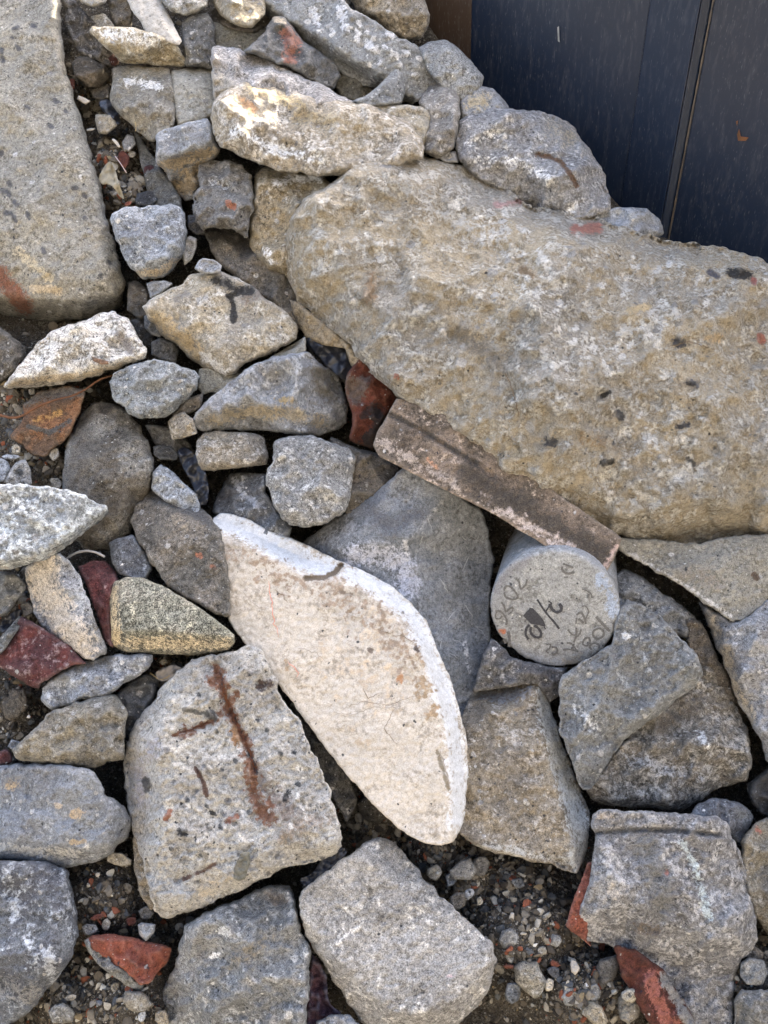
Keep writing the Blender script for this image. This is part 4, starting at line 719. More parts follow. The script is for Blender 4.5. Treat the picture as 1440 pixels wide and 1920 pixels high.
stone('concrete_boulder', 'smooth loaf-shaped light grey boulder at the bottom centre', 'concrete boulder',
 [(558,1685),(570,1665),(600,1642),(622,1624),(650,1604),(682,1583),(705,1568),(732,1574),(762,1602),(800,1652),(850,1702),(900,1748),(926,1770),(930,1802),(922,1848),(895,1886),(862,1916),(842,1945),(836,1990),(740,1990),(700,1945),(668,1905),(636,1856),(610,1812),(576,1762),(562,1722)],
 ('grey', dict(t=1.35, Pale=.45, Speck=.04, w=.01)), L=36, R=14, r=12, T=110, sc=.35, lump=.7, cuts=[([(940,1760),(905,1830),(850,1880),(800,1900),(735,1895),(680,1850),(600,1760)][::-1], .8, 5), ([(690,1560),(740,1600),(810,1680),(930,1760)][::-1], .3, 5)], strokes=[([(840,1830),(870,1832)], 4, (.5,.35,.33), .5)])
stone('purple_film', 'crumpled purple-grey plastic film between the two bottom boulders', 'plastic film', [(584,1790),(600,1800),(612,1830),(618,1880),(640,1900),(612,1930),(580,1960),(574,1900)], ('maroon', dict(t=1.3, w=-.35, Pale=.1, Agg=0)), L=-26, R=6, r=8, T=14, sc=1.4, lump=3, grooves=[([(590,1810),(605,1870),(600,1920)], 4, 7), ([(600,1800),(615,1850)], 3, 5)])
stone('cobble', 'pale cobble cut by the bottom edge between the two bottom boulders', 'cobble', [(592,1916),(618,1902),(654,1902),(680,1925),(690,1990),(600,1990)], 'blue', L=0, R=14, r=12, T=50)
stone('concrete_chunk', 'rounded dirty grey boulder cut by the right edge, beside the lichened block', CH, [(1386,1612),(1394,1568),(1416,1542),(1440,1530),(1540,1530),(1540,1800),(1440,1752),(1412,1710),(1396,1660)], ('tangrey', dict(t=.75)), L=-6, R=26, r=20, T=90, strokes=[([(1418,1552),(1424,1558)], 6, (.38,.13,.08), .8)])
stone('cobble', 'dark rounded stone peeking over the top right corner of the lichened block', 'cobble', [(1292,1530),(1308,1508),(1332,1498),(1362,1498),(1394,1508),(1414,1530),(1400,1560),(1392,1590),(1370,1570),(1340,1550)], ('darkblue', dict(t=1.3)), L=-8, R=24, r=22, T=70, sc=.5)
stone('cobble', 'dark stone at the right end of the black gap under the knobbly boulder', 'cobble', [(1400,1470),(1440,1440),(1540,1440),(1540,1540),(1430,1530),(1408,1505)], ('dark', dict(t=.7)), L=-55, R=20, r=20, T=60)
stone('cobble', 'pebbly cobble near the right edge under the dirty grey boulder', 'cobble', [(1388,1805),(1405,1795),(1432,1800),(1442,1825),(1430,1848),(1400,1846),(1387,1830)], ('pebbly', dict(t=1.1)), L=-4, R=16, r=15, T=40)
stone('concrete_chunk', 'dark grey stone in the bottom right corner', CH, [(1376,1880),(1390,1858),(1440,1856),(1540,1840),(1540,1990),(1376,1990)], ('grey', dict(t=.6)), L=2, R=16, r=14, T=60)
stone('cobble', 'grey cobble under the oval slab at the left edge', 'cobble', [(-60,1074),(0,1070),(30,1074),(46,1094),(48,1105),(30,1130),(10,1156),(-60,1170)], ('grey', dict(t=.6)), L=-6, R=22, r=20, T=60)
stone('cobble', 'little grey cobble with a dark spot, above the oval slab at the left', 'cobble', [(6,905),(18,882),(30,866),(48,860),(58,880),(60,908),(40,916)], 'grey', L=0, R=12, r=12, T=40, strokes=[([(36,884),(38,888)], 6, (.06,.07,.08))])
stone('cobble', 'small bluish cobble at the left edge above the oval slab', 'cobble', [(-30,864),(0,858),(16,866),(22,882),(10,902),(-30,908)], 'blue', L=2, R=12, r=10, T=40)
stone('cobble', 'dark gritty rock at the left edge above the pale streamlined boulder', 'cobble', [(-80,596),(-10,606),(18,626),(50,652),(34,690),(6,716),(-80,722)], ('brown', dict(t=.9)), L=-30, R=26, r=26, T=70)
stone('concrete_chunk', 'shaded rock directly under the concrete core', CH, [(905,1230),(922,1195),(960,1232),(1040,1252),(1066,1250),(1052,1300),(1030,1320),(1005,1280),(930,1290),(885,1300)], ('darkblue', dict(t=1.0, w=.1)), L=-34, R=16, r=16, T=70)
stone('concrete_chunk', 'greenish dark rock in the gap between the rebar-marked block and the white slab', CH, [(545,1318),(562,1335),(600,1390),(650,1450),(672,1500),(650,1545),(625,1500),(600,1440),(570,1380)], ('grey', dict(t=.5)), L=-20, R=12, r=12, T=60)
stone('black_plastic', 'crumpled black plastic film in the hole beside the bluish triangular chunk', 'plastic film', [(338,862),(352,855),(375,880),(388,910),(386,948),(372,945),(356,905)], 'FILM', L=-18, R=6, r=6, T=14, sc=1.6, lump=3) if False else None
# --- pebbles and small stones in the dirt pockets
def blob(cx, cy, w, h, ang=0, n=9, seed=0, irr=.16):
    r = random.Random(int(cx * 7 + cy * 3) + seed); a0 = math.radians(ang); out = []
    for i in range(n):
        t = 2 * math.pi * (i + r.uniform(-.3, .3)) / n; k = 1 + r.uniform(-irr, irr)
        x, y = w / 2 * math.cos(t) * k, h / 2 * math.sin(t) * k
        out.append((cx + x * math.cos(a0) - y * math.sin(a0), cy + x * math.sin(a0) + y * math.cos(a0)))
    return out
def pebble(cx, cy, w, h, ang, mat, label, L=-22, name='pebble', cat='pebble', irr=.16, strokes=(), n=9):
    k = min(w, h)
    stone(name, label, cat, blob(cx, cy, w, h, ang, n, irr=irr), mat, L=L, R=k * .38, r=k * .4, T=k * .9, step=max(1.7, min(3, k / 12)), sc=.45, lump=.7, rough=.6, strokes=strokes, group='small stones in the dirt')
pebble(955,1762,38,44,20,'grey','grey pebble beside the smooth loaf-shaped boulder, top one of the row in the dirt')
pebble(988,1772,36,26,-20,'grey','grey flat pebble right next to the top one of the row in the dirt', L=-24)
pebble(1006,1746,36,20,15,('tangrey', dict(t=1.4)),'pale pointed flake above the pebbles in the dirt', irr=.3, n=6)
pebble(993,1832,56,76,-28,('tangrey', dict(t=.9)),'largest brown-grey stone in the dirt patch at the bottom', cat='stone', name='stone', L=-16)
pebble(1077,1812,20,30,-10,('white', dict(t=.9)),'small white pointed pebble in the bottom dirt patch', irr=.22, n=7)
pebble(1030,1847,16,26,5,('tangrey', dict(t=1.5)),'tiny pale oval pebble right of the largest brown-grey stone')
pebble(1093,1846,24,14,10,('blue', dict(t=1.9)),'light blue-white shard in the bottom dirt patch', name='shard', cat='shard', irr=.28, n=6)
pebble(1112,1898,40,62,-38,'tan','tan slanted stone cut by the bottom edge', cat='stone', name='stone', L=-16, n=7)
pebble(1182,1882,46,70,10,('tangrey', dict(t=.75)),'grey stone with a round knob, left of the brick under the lower right block', cat='stone', name='stone', L=-18)
pebble(1184,1866,34,32,0,('tangrey', dict(t=1.2)),'round pale pebble with a dark dot, on top of the knobbed grey stone', L=2, strokes=[([(1180,1866),(1181,1867)], 3.5, (.03,.03,.03))])
pebble(869,1631,46,46,12,('grey', dict(t=.95)),'angular grey stone beneath the wedge-shaped block', cat='stone', name='stone', irr=.2, n=6, L=-20)
pebble(900,1625,36,40,12,('dark', dict(t=1.3)),'dark stone behind the angular grey one under the wedge-shaped block', L=-34)
pebble(815,1636,30,32,0,'tangrey','round brownish pebble under the tip of the white slab')
pebble(848,1645,24,36,30,('darkblue', dict(t=1.2)),'dark blue pebble between the round brownish pebble and the angular grey stone', L=-30)
pebble(880,1676,18,22,30,('blue', dict(t=1.1)),'small bluish pebble below the angular grey stone')
pebble(858,1690,30,44,40,('brown', dict(t=1.4)),'brown flake beside the top of the smooth loaf-shaped boulder', L=-28)
pebble(899,1690,14,18,0,('tan', dict(t=1.0)),'tiny tan pebble in the middle of the dark dirt')
pebble(972,1655,26,22,0,('darkblue', dict(t=.9)),'dark bluish pebble in the dark dirt below the wedge-shaped block')
pebble(956,1791,20,30,0,('grey', dict(t=1.1)),'small angular grey pebble just above the largest brown-grey stone')
pebble(962,1860,34,42,20,('darkblue', dict(t=1.2)),'dim grey stone left of the largest brown-grey stone', L=-28)
pebble(1016,1783,20,18,0,'tangrey','tiny grey pebble right of the flat pebble')
pebble(1042,1764,22,26,0,('grey', dict(t=1.1)),'small square grey pebble in the middle of the bottom dirt patch')
pebble(1040,1806,20,14,20,('brick', dict(t=.6)),'brick red crumb near the white pointed pebble', irr=.25, n=6)
pebble(1040,1822,26,24,30,('darkblue', dict(t=1.0)),'dark blue-grey chip under the brick red crumb', irr=.25, n=6, L=-26)
pebble(953,1812,20,10,0,('brick', dict(t=.8)),'brick red crumb left of the largest brown-grey stone', irr=.25, n=6, L=-24)
pebble(1115,1862,22,34,0,('grey', dict(t=.9)),'grey oval pebble right of the blue-white shard')
pebble(1070,1868,36,40,10,('grey', dict(t=.85)),'lumpy grey stone below the blue-white shard')
pebble(1135,1820,44,60,30,('dark', dict(t=1.3)),'flat dark stone between the white pointed pebble and the lichened block', L=-30, cat='stone', name='stone')
pebble(1412,1788,40,30,0,('brown', dict(t=.9)),'brown stone above the pebbly cobble at the right edge', L=-26)
pebble(273,1743,38,40,15,('blue', dict(t=.95)),'blue-grey square stone lying behind the broken red brick', irr=.2, n=6, L=-8)
pebble(168,1743,30,22,0,'grey','grey pebble above the left end of the broken red brick')
pebble(199,1734,16,26,30,('tangrey', dict(t=1.3)),'pale oval pebble in the group above the broken red brick')
pebble(182,1719,24,12,-15,('brick', dict(t=.7)),'orange-brown brick crumb above the pale oval pebble')
pebble(274,1711,28,24,0,('dark', dict(t=1.5)),'dark pebble above the blue-grey square stone', L=-28)
pebble(246,1728,22,18,0,('brick', dict(t=.5)),'dull red crumb left of the blue-grey square stone', L=-26)
pebble(254,1878,62,44,10,'tangrey','rough tan stone below the broken red brick', cat='stone', name='stone', L=-14)
pebble(114,1900,52,42,0,('tangrey', dict(t=.85)),'rounded stone at the bottom edge, right of the dark bluish boulder', cat='stone', name='stone', L=-14)
pebble(303,1908,26,34,-10,'tan','pale tan stone at the bottom edge, left of the grey-green boulder', irr=.22, n=7)
pebble(266,1905,16,22,20,('blue', dict(t=1.5)),'small blue-white pebble at the bottom edge')
pebble(132,1870,22,14,-20,('tangrey', dict(t=1.3)),'small pale pebble near the dark bluish boulder')
pebble(216,1850,18,20,0,'tangrey','small pebble left of the mortar of the broken red brick')
pebble(222,1612,52,24,5,('tangrey', dict(t=.95)),'flat tan stone at the top of the bottom left dirt patch', cat='stone', name='stone')
pebble(183,1640,10,9,0,'white','tiny white pebble in the bottom left dirt patch')
pebble(166,1660,8,8,0,('tan', dict(t=1.4)),'tiny yellowish pebble below the tiny white one')
pebble(186,1880,14,12,0,('darkblue', dict(t=1.8)),'little grey-blue pebble left of the rough tan stone')
pebble(196,232,44,42,0,'tangrey','angular stone in the middle of the dirt pocket beside the beam', cat='stone', name='stone', irr=.24, n=6, L=-28)
pebble(242,268,32,30,20,('grey', dict(t=.95)),'small grey stone above the red leaf', irr=.2, n=6, L=-36)
pebble(247,289,16,14,0,'tangrey','tiny tan pebble between the grey stone and the red leaf', L=-40)
pebble(154,187,28,16,20,'white','white torn scrap lying in the dirt pocket', name='paper_scrap', cat='scrap', irr=.35, n=5, L=-38)
pebble(170,243,16,8,-10,'white','tiny white flake left of the angular stone', irr=.3, n=5, L=-40)
pebble(30,842,18,18,0,('tan', dict(t=1.4)),'round cream pebble below the rust-brown flake', L=-10)
pebble(20,857,34,10,0,('blue', dict(t=1.2)),'thin pale flake above the small bluish cobble at the left edge', L=-14)
pebble(105,905,26,18,30,('tangrey', dict(t=.8)),'small stone in the dirt between the oval slab and the rounded boulder', L=-14)
pebble(140,882,12,8,-20,'tan','tiny tan pebble beside the rounded grey boulder', L=-12)
pebble(102,850,20,26,0,('tangrey', dict(t=.95)),'pale pebble at the lower tip of the rust-brown flake', L=-20)
pebble(60,734,14,14,0,('grey', dict(t=.8)),'little grey pebble above the rust-brown flake', L=-24)
pebble(50,1140,26,28,0,('dark', dict(t=1.2)),'dark pebble in the shade left of the cream wedge', L=-26)
pebble(307,1241,14,14,0,('tan', dict(t=.8)),'tan pebble in the gap under the olive-brown wedge stone', L=-38)
pebble(30,1320,44,60,20,('brown', dict(t=.9)),'dim brown stone in the shade below the maroon brick half', cat='stone', name='stone', L=-50)
pebble(54,1344,7,7,0,'white','tiny white pebble in the shade below the maroon brick half', L=-30)
pebble(8,1420,36,30,0,('maroon', dict(t=.8)),'dull maroon brick bit above the big blue-grey stone', L=-20)
pebble(30,1398,30,22,10,('darkblue', dict(t=1.1)),'dark chip at the left tip of the olive-grey pointed chunk', L=-14)
pebble(205,1530,60,70,0,('brown', dict(t=.6)),'dark stone sunk in the gap beside the big blue-grey stone', cat='stone', name='stone', L=-50)
pebble(700,1515,60,50,30,('brown', dict(t=.8)),'lump of dark earth-coloured stone under the lower edge of the white slab', cat='stone', name='stone', L=-50)
pebble(1440,1500,40,40,0,('dark', dict(t=.6)),'black pebble at the right edge in the gap', L=-60)
pebble(232,299,22,34,-10,('brick', dict(t=.42)),'oval dull red brick sliver in the dirt pocket', name='brick_sliver', cat='brick sliver', L=-34, irr=.08)
pebble(240,382,16,8,-25,('brick', dict(t=1.1)),'bright orange brick crumb above the rounded blue-grey block', L=-40)
pebble(275,372,52,30,-20,('darkblue', dict(t=.9)),'dark blue stone at the bottom of the dirt pocket', cat='stone', name='stone', L=-48)
pebble(280,318,24,20,0,('maroon', dict(t=.7)),'dark maroon crumb in the dirt pocket near the dark slab edge', L=-46)
pebble(134,158,14,22,0,('brick', dict(t=.45)),'reddish crumb left of the dark rounded cobble', L=-50)
pebble(215,112,22,26,0,('brick', dict(t=.3)),'dull red brick bit under the left tip of the pale wedge', L=-50)
# ------------------------------------------------------------------ thin things: films, leaves, roots
def sheet(name, label, cat, outline, mat, L=0, amp=6, T=1.2, step=3, seed=1, cell=14, curl=(), grooves=(), parent=None, group=None):
    """a thin crumpled sheet with real thickness"""
    B = resample(round_poly(outline, 1), step); x0, y0 = B.min(0); x1, y1 = B.max(0)
    gx, gy = np.meshgrid(np.arange(x0, x1, step), np.arange(y0, y1, step))
    Gp = np.stack([gx.ravel(), gy.ravel()], 1); Gp = Gp[inside(Gp, B)]
    if len(Gp):
        d, _ = seg_dist(Gp, B, np.roll(B, -1, 0)); Gp = Gp[d > step * .6]
    V2 = np.vstack([B, Gp]); n = len(B)
    vo, eo, fo, *_r = geometry.delaunay_2d_cdt([Vector(v) for v in V2], [(i, (i + 1) % n) for i in range(n)], [], 1, 1e-6)
    V2 = np.array([list(v) for v in vo]); rs = np.random.RandomState(seed)
    h = L + amp * (scoops(V2, cell, rs, (x0, y0, x1, y1)) - .4) + amp * .5 * fbm(V2[:, 0] / cell, V2[:, 1] / cell, np.full(len(V2), seed * 2.), 3)
    for (bx, by, bs, bh) in curl: h = h + bh * np.exp(-((V2[:, 0] - bx) ** 2 + (V2[:, 1] - by) ** 2) / (2 * bs * bs))
    for (line, w, g) in grooves:
        A = np.array(line, float); dd, _ = seg_dist(V2, A[:-1], A[1:]); h = h - g * np.exp(-(dd / w) ** 2)
    V = np.column_stack([V2, h]); ob = link(name, to_world(V), [tuple(f) for f in fo], mat, parent, label=label, cat=cat, group=group)
    so = ob.modifiers.new('thickness', 'SOLIDIFY'); so.thickness = T * .00085; so.offset = 0
    return ob

def tube(name, label, cat, pts, rad, mat, seed=1, parent=None, group=None, sides=7, taper=1.0, wob=.15, origin=None, sub=None):
    P = [W(*p) for p in pts]
    # subdivide with Catmull-Rom
    Q = []
    for i in range(len(P) - 1):
        p0, p1, p2, p3 = P[max(i - 1, 0)], P[i], P[i + 1], P[min(i + 2, len(P) - 1)]
        for k in range(5):
            t = k / 5
            Q.append(.5 * ((2 * p1) + (p2 - p0) * t + (2 * p0 - 5 * p1 + 4 * p2 - p3) * t * t + (3 * p1 - p0 - 3 * p2 + p3) * t ** 3))
    Q.append(P[-1]); r = random.Random(seed); V = []; Fc = []
    for i, q in enumerate(Q):
        d = (Q[min(i + 1, len(Q) - 1)] - Q[max(i - 1, 0)]).normalized()
        a = d.cross(Vector((.3, .1, .9))).normalized(); b = d.cross(a)
        rr = rad * (1 - (1 - taper) * i / (len(Q) - 1))
        for k in range(sides):
            t = 2 * math.pi * k / sides; w = 1 + r.uniform(-wob, wob)
            V.append(q + (a * math.cos(t) + b * math.sin(t)) * rr * w)
    for i in range(len(Q) - 1):
        for k in range(sides):
            k2 = (k + 1) % sides
            Fc.append((i * sides + k, i * sides + k2, (i + 1) * sides + k2, (i + 1) * sides + k))
    Fc.append(tuple(range(sides))); Fc.append(tuple((len(Q) - 1) * sides + k for k in reversed(range(sides))))
    ob = link(name, [list(v) for v in V], Fc, mat, parent, label=label, cat=cat, group=group); fix_normals(ob)
    return ob

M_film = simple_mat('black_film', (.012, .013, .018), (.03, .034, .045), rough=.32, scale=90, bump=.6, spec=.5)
M_leafdry = simple_mat('dry_leaf', (.30, .27, .20), (.20, .18, .13), rough=.8, scale=70, bump=.5)
M_leafpale = simple_mat('pale_leaf', (.30, .27, .23), (.22, .20, .18), rough=.85, scale=80, bump=.5)
M_root = simple_mat('root_bark', (.17, .075, .035), (.10, .05, .028), rough=.85, scale=120, bump=.8)
M_wire = simple_mat('pale_cable', (.38, .37, .36), (.30, .29, .28), rough=.6, scale=90, bump=.1)
M_straw = simple_mat('straw', (.42, .33, .17), (.30, .23, .12), rough=.8)
M_stem = simple_mat('pink_stem', (.45, .36, .34), (.35, .27, .25), rough=.7)

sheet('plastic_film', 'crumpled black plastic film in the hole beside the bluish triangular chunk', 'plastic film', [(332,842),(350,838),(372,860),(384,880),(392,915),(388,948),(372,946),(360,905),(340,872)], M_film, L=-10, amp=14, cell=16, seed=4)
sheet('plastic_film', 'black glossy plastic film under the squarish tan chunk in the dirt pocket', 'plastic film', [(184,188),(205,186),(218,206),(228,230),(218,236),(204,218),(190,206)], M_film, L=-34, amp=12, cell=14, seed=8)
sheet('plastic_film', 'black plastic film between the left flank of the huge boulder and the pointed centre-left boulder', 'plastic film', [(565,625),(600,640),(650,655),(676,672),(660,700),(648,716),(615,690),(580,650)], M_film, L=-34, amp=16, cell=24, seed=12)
sheet('plastic_film', 'torn dark blue-black plastic scrap at the lower right corner of the rebar-marked block', 'plastic film', [(560,1648),(585,1640),(600,1615),(622,1600),(645,1588),(652,1600),(628,1622),(610,1640),(590,1660),(570,1662)], M_film, L=28, amp=12, cell=12, seed=15)
sheet('plastic_film', 'black plastic shred in the shade left of the cream wedge', 'plastic film', [(0,1170),(20,1150),(36,1140),(44,1150),(30,1165),(10,1185),(0,1188)], M_film, L=-30, amp=12, cell=12, seed=19)
sheet('dead_leaf', 'curled grey-tan dead leaf with a folded tip, in the dirt pocket beside the beam', 'leaf', [(184,334),(192,318),(201,305),(208,302),(212,312),(217,320),(222,340),(232,370),(233,374),(224,368),(214,352),(204,345),(190,346)], M_leafdry, L=-22, amp=5, cell=12, seed=3, curl=((205,306,7,12), (220,345,8,9), (228,368,6,-8)), grooves=(([(208,305),(212,330),(226,366)], 2.2, 7),))
sheet('dead_leaf', 'narrow upright grey leaf edge against the right side of the concrete beam', 'leaf', [(163,302),(168,306),(172,320),(176,334),(173,336),(166,322)], M_leafpale, L=-12, amp=4, cell=10, seed=6)
sheet('dead_leaf', 'shrivelled dark grey leaf in the gap above the rebar-marked block', 'leaf', [(290,1262),(300,1255),(312,1250),(325,1246),(336,1250),(345,1255),(335,1268),(318,1275),(300,1278)], M_leafpale, L=-20, amp=9, cell=10, seed=9)
sheet('leaf_skin', 'small white peeling leaf strip above the red brick sliver', 'leaf', [(209,261),(214,260),(221,266),(226,276),(222,277),(215,268)], simple_mat('leaf_strip', (.5, .46, .38), (.4, .35, .28)), L=-24, amp=4, cell=8, seed=10)
tube('dead_twig', 'thin pinkish branching stem lying over the red brick sliver', 'stem', [(216,293,-20), (222,301,-14), (229,311,-13), (237,324,-16)], .0009, M_stem, taper=.8)
tube('dead_root', 'long thin brown root curving over the rust-brown flake', 'root', [(-30,772,4), (0,778,6), (20,783,9), (40,780,12), (60,768,14), (83,757,16), (110,748,16), (133,743,15), (160,730,6), (183,714,2), (200,707,2), (212,704,-4)], .0022, M_root, seed=4, taper=.6)
tube('cable', 'thin pale cable loop in the shade above the maroon bricks', 'cable', [(124,1048,-20), (133,1042,-10), (145,1036,-6), (162,1033,-4), (180,1036,-8), (196,1044,-18)], .0018, M_wire)
tube('straw', 'tiny straw stalk sticking up beside the squarish tan chunk', 'straw', [(254,246,-6), (255,236,-2), (253,228,0)], .0006, M_straw)
tube('straw', 'fine hair-like root in the gap above the rebar-marked block', 'root', [(282,1262,-26), (290,1268,-20), (300,1274,-20), (316,1268,-22), (330,1252,-24)], .0006, M_straw)

# ------------------------------------------------------------------ fine marks lying on the surfaces
M_cray = simple_mat('red_crayon', (.60, .22, .16), (.62, .34, .25)); M_hair = simple_mat('hair_crack', (.20, .15, .10), (.12, .09, .06)); M_hair2 = simple_mat('hair_crack_grey', (.33, .29, .24), (.25, .22, .18))
M_scratch = simple_mat('stone_scratch', (.40, .41, .41), (.30, .31, .31)); M_reb = simple_mat('rusted_steel', (.16, .055, .02), (.05, .028, .022), rough=.9, scale=160, bump=1.0)
surf_line('crayon_mark', marble, [(503,1090),(508,1120),(514,1160),(522,1195)], 1.5, M_cray, seed=2)
surf_line('crayon_mark', marble, [(540,1240),(552,1252),(560,1262),(556,1270)], 1.6, M_cray, seed=3)
for i, (p, w) in enumerate((([(560,1216),(590,1222),(610,1240)], 1.6), ([(640,1330),(680,1315),(730,1322),(790,1300)], .8), ([(620,1335),(660,1340),(700,1325),(760,1330)], 1.2), ([(680,1290),(690,1310),(710,1300)], 1.2),
    ([(455,1110),(475,1130),(487,1142)], 1.8), ([(515,1105),(540,1130)], 1.6), ([(826,1405),(834,1440),(844,1475)], 3), ([(700,1180),(760,1195),(790,1215)], 1.3), ([(650,1150),(690,1165)], 1.3), ([(740,1330),(720,1365),(745,1400)], 1.2), ([(540,1200),(530,1215)], 1.2))):
    surf_line('hairline_crack', marble, p, w, M_hair if i % 2 else M_hair2, seed=i + 10)
rl = random.Random(31)
for i in range(26):
    x, y = rl.uniform(790, 905), rl.uniform(960, 1290); a = rl.gauss(1.35, .5); l = rl.uniform(8, 34)
    surf_line('scratch', granite, [(x, y), (x + math.cos(a) * l, y + math.sin(a) * l)], rl.uniform(.9, 1.8), M_scratch, seed=i + 40)
surf_line('rebar', rebar_block, [(412,1262),(424,1310),(440,1350),(462,1395),(480,1450)], 5.5, M_reb, lift=.0012, seed=5, jit=1.6)
surf_line('rebar', rebar_block, [(338,1374),(362,1366),(392,1355)], 3, M_reb, lift=.0010, seed=6, jit=1.6)
surf_line('hairline_crack', huge, [(945,690),(956,718),(966,745),(972,780)], 2.4, M_hair, seed=61)
surf_line('hairline_crack', huge, [(1250,650),(1290,640),(1340,655)], 1.6, M_hair, seed=62)

# ------------------------------------------------------------------ concrete core with marker writing
m_core = stone_mat('core', 901)
Cx, Cy = 1038, 1143
fc = W(Cx, Cy, 4); 
ctr = np.array(fc)
# face frame: x along the picture's x, y along the picture's y, tilted so that the cylinder recedes up the slope
ex = np.array(W(Cx + 119, Cy, 4) - W(Cx - 119, Cy, 4)); rx = np.linalg.norm(ex) / 2; ex /= np.linalg.norm(ex)
eyv = np.array(W(Cx, Cy + 124, 45 - 44) - W(Cx, Cy - 124, 45 + 44)); ey = eyv - ex * eyv.dot(ex); ry = np.linalg.norm(ey) / 2; ey /= np.linalg.norm(ey)
RAD = rx; nrm = np.cross(ey, ex)
view = -ctr / np.linalg.norm(ctr)
if nrm.dot(view) < 0: nrm = -nrm
# tilt the face downwards/upwards so that the barrel shows above it
axis = np.array(W(Cx + 10, Cy - 84, -190)) - ctr; axis /= np.linalg.norm(axis)
nrm = -axis; ex = ex - nrm * ex.dot(nrm); ex /= np.linalg.norm(ex); ey = np.cross(nrm, ex); 
if ey.dot(eyv) < 0: ey = -ey
N = 150; LEN = .26; V = []; Fc = []; rsd = np.random.RandomState(3); sgn = []
def chip(t):      # small spalls round the rim
    return 1 - .03 * max(0, math.sin(3 * t + 1)) ** 6 - .02 * max(0, math.sin(11 * t)) ** 10 - .03 * abs(float(fbm(np.array([t * 3.]), np.array([1.]), np.array([2.]), 3)[0]))
rings = [(0.0, 0), (.2, 0), (.4, 0), (.6, 0), (.78, 0), (.9, 0), (.97, 0), (1.0, .0022), (1.0, .008), (1.0, .02)] + [(1.0, LEN * k / 12) for k in range(1, 13)] + [(.5, LEN), (0, LEN)]
for ri, (rr, dz) in enumerate(rings):
    for k in range(N):
        t = 2 * math.pi * k / N
        c = rr * RAD * (chip(t) if .95 < rr and dz < .004 else 1.0)
        z = dz + (.0006 * math.sin(5 * t + rr * 9) if rr < .98 and dz == 0 else 0)
        V.append(ctr + ex * math.cos(t) * c + ey * math.sin(t) * c - nrm * z)
for i in range(len(rings) - 1):
    for k in range(N):
        k2 = (k + 1) % N
        Fc.append((i * N + k, i * N + k2, (i + 1) * N + k2, (i + 1) * N + k))
V = np.array(V)
def core_px(x, y, h=0.0004):
    """point of the face seen at picture position (x, y)"""
    ray = np.array(W(x, y, 0)); t = ctr.dot(nrm) / ray.dot(nrm)
    return ray * t + nrm * h
fu = lambda p: (float((p - ctr).dot(ex)), float((p - ctr).dot(ey)))
# stains on the face, given where they lie on the face itself
def face_paint(strokes):
    U = np.stack([(V - ctr) @ ex, (V - ctr) @ ey], 1); col = np.zeros((len(V), 3)) + .15; amt = np.zeros(len(V))
    for pts, w, c, k in strokes:
        A = np.array([fu(core_px(*p)) for p in pts]); 
        d = seg_dist(U, A[:-1], A[1:])[0] if len(A) > 1 else np.hypot(U[:, 0] - A[0, 0], U[:, 1] - A[0, 1])
        a = np.clip(1 - d / (2 * w * .00075), 0, 1) * k * (np.abs((V - ctr) @ nrm) < .004)
        m = a > amt; col[m] = c; amt = np.maximum(amt, a)
    return col, amt
core = link('concrete_core', V, Fc, m_core, None, label='drilled concrete cylinder with black handwriting on its round end, pinned below the clay tile', cat='concrete core',
            attrs=face_paint([([(930,1105),(950,1075),(990,1045)], 10, (.20,.20,.21), .8), ([(1125,1085),(1145,1120),(1150,1150)], 10, (.28,.33,.42), .8), ([(960,1215),(1010,1240),(1060,1250)], 12, (.22,.23,.25), .75), ([(940,1184),(941,1186)], 5, (.38,.13,.06), .95), ([(1062,1245),(1090,1232)], 12, (.2,.18,.15), .7)]))
for p in core.data.polygons: p.use_smooth = True
fix_normals(core)
M_ink = simple_mat('marker_ink', (.03, .03, .035), (.06, .06, .065), rough=.8, scale=400, bump=.1)
M_ink2 = simple_mat('faded_ink', (.085, .083, .08), (.16, .155, .148), rough=.85, scale=500, bump=.1)
def z2(x, y): return (900 + x * 280 / 1440, 1004 + y * 280 / 1440)
def ribbon(pts, w, V, Fc, h=.0009):
    P = [np.array(z2(*p)) for p in pts]
    Q = []
    for i in range(len(P) - 1):
        p0, p1, p2, p3 = P[max(i - 1, 0)], P[i], P[i + 1], P[min(i + 2, len(P) - 1)]
        for k in range(6):
            t = k / 6
            Q.append(.5 * ((2 * p1) + (p2 - p0) * t + (2 * p0 - 5 * p1 + 4 * p2 - p3) * t * t + (3 * p1 - p0 - 3 * p2 + p3) * t ** 3))
    Q.append(P[-1]); b = len(V); r = random.Random(len(V))
    for i, q in enumerate(Q):
        d = Q[min(i + 1, len(Q) - 1)] - Q[max(i - 1, 0)]; d = d / (np.linalg.norm(d) + 1e-9); nn = np.array([-d[1], d[0]])
        ww = w / 2 * r.uniform(.7, 1.1) * 280 / 1440
        for s in (-1, 1): V.append(core_px(*(q + nn * ww * s), h=h))
    for i in range(len(Q) - 1): Fc.append((b + 2 * i, b + 2 * i + 1, b + 2 * i + 3, b + 2 * i + 2))
def writing(name, strokes, mat, extra=()):
    V_, F_ = [], []
    for i, (pts, w) in enumerate(strokes): ribbon(pts, w * 1.2, V_, F_, h=.0009 + .00004 * i)
    for poly in extra:
        b = len(V_)
        for p in poly: V_.append(core_px(*z2(*p), h=.0008))
        F_.append(tuple(range(b, b + len(poly))))
    o = link(name, V_, F_, mat, core, smooth=False)
    return o
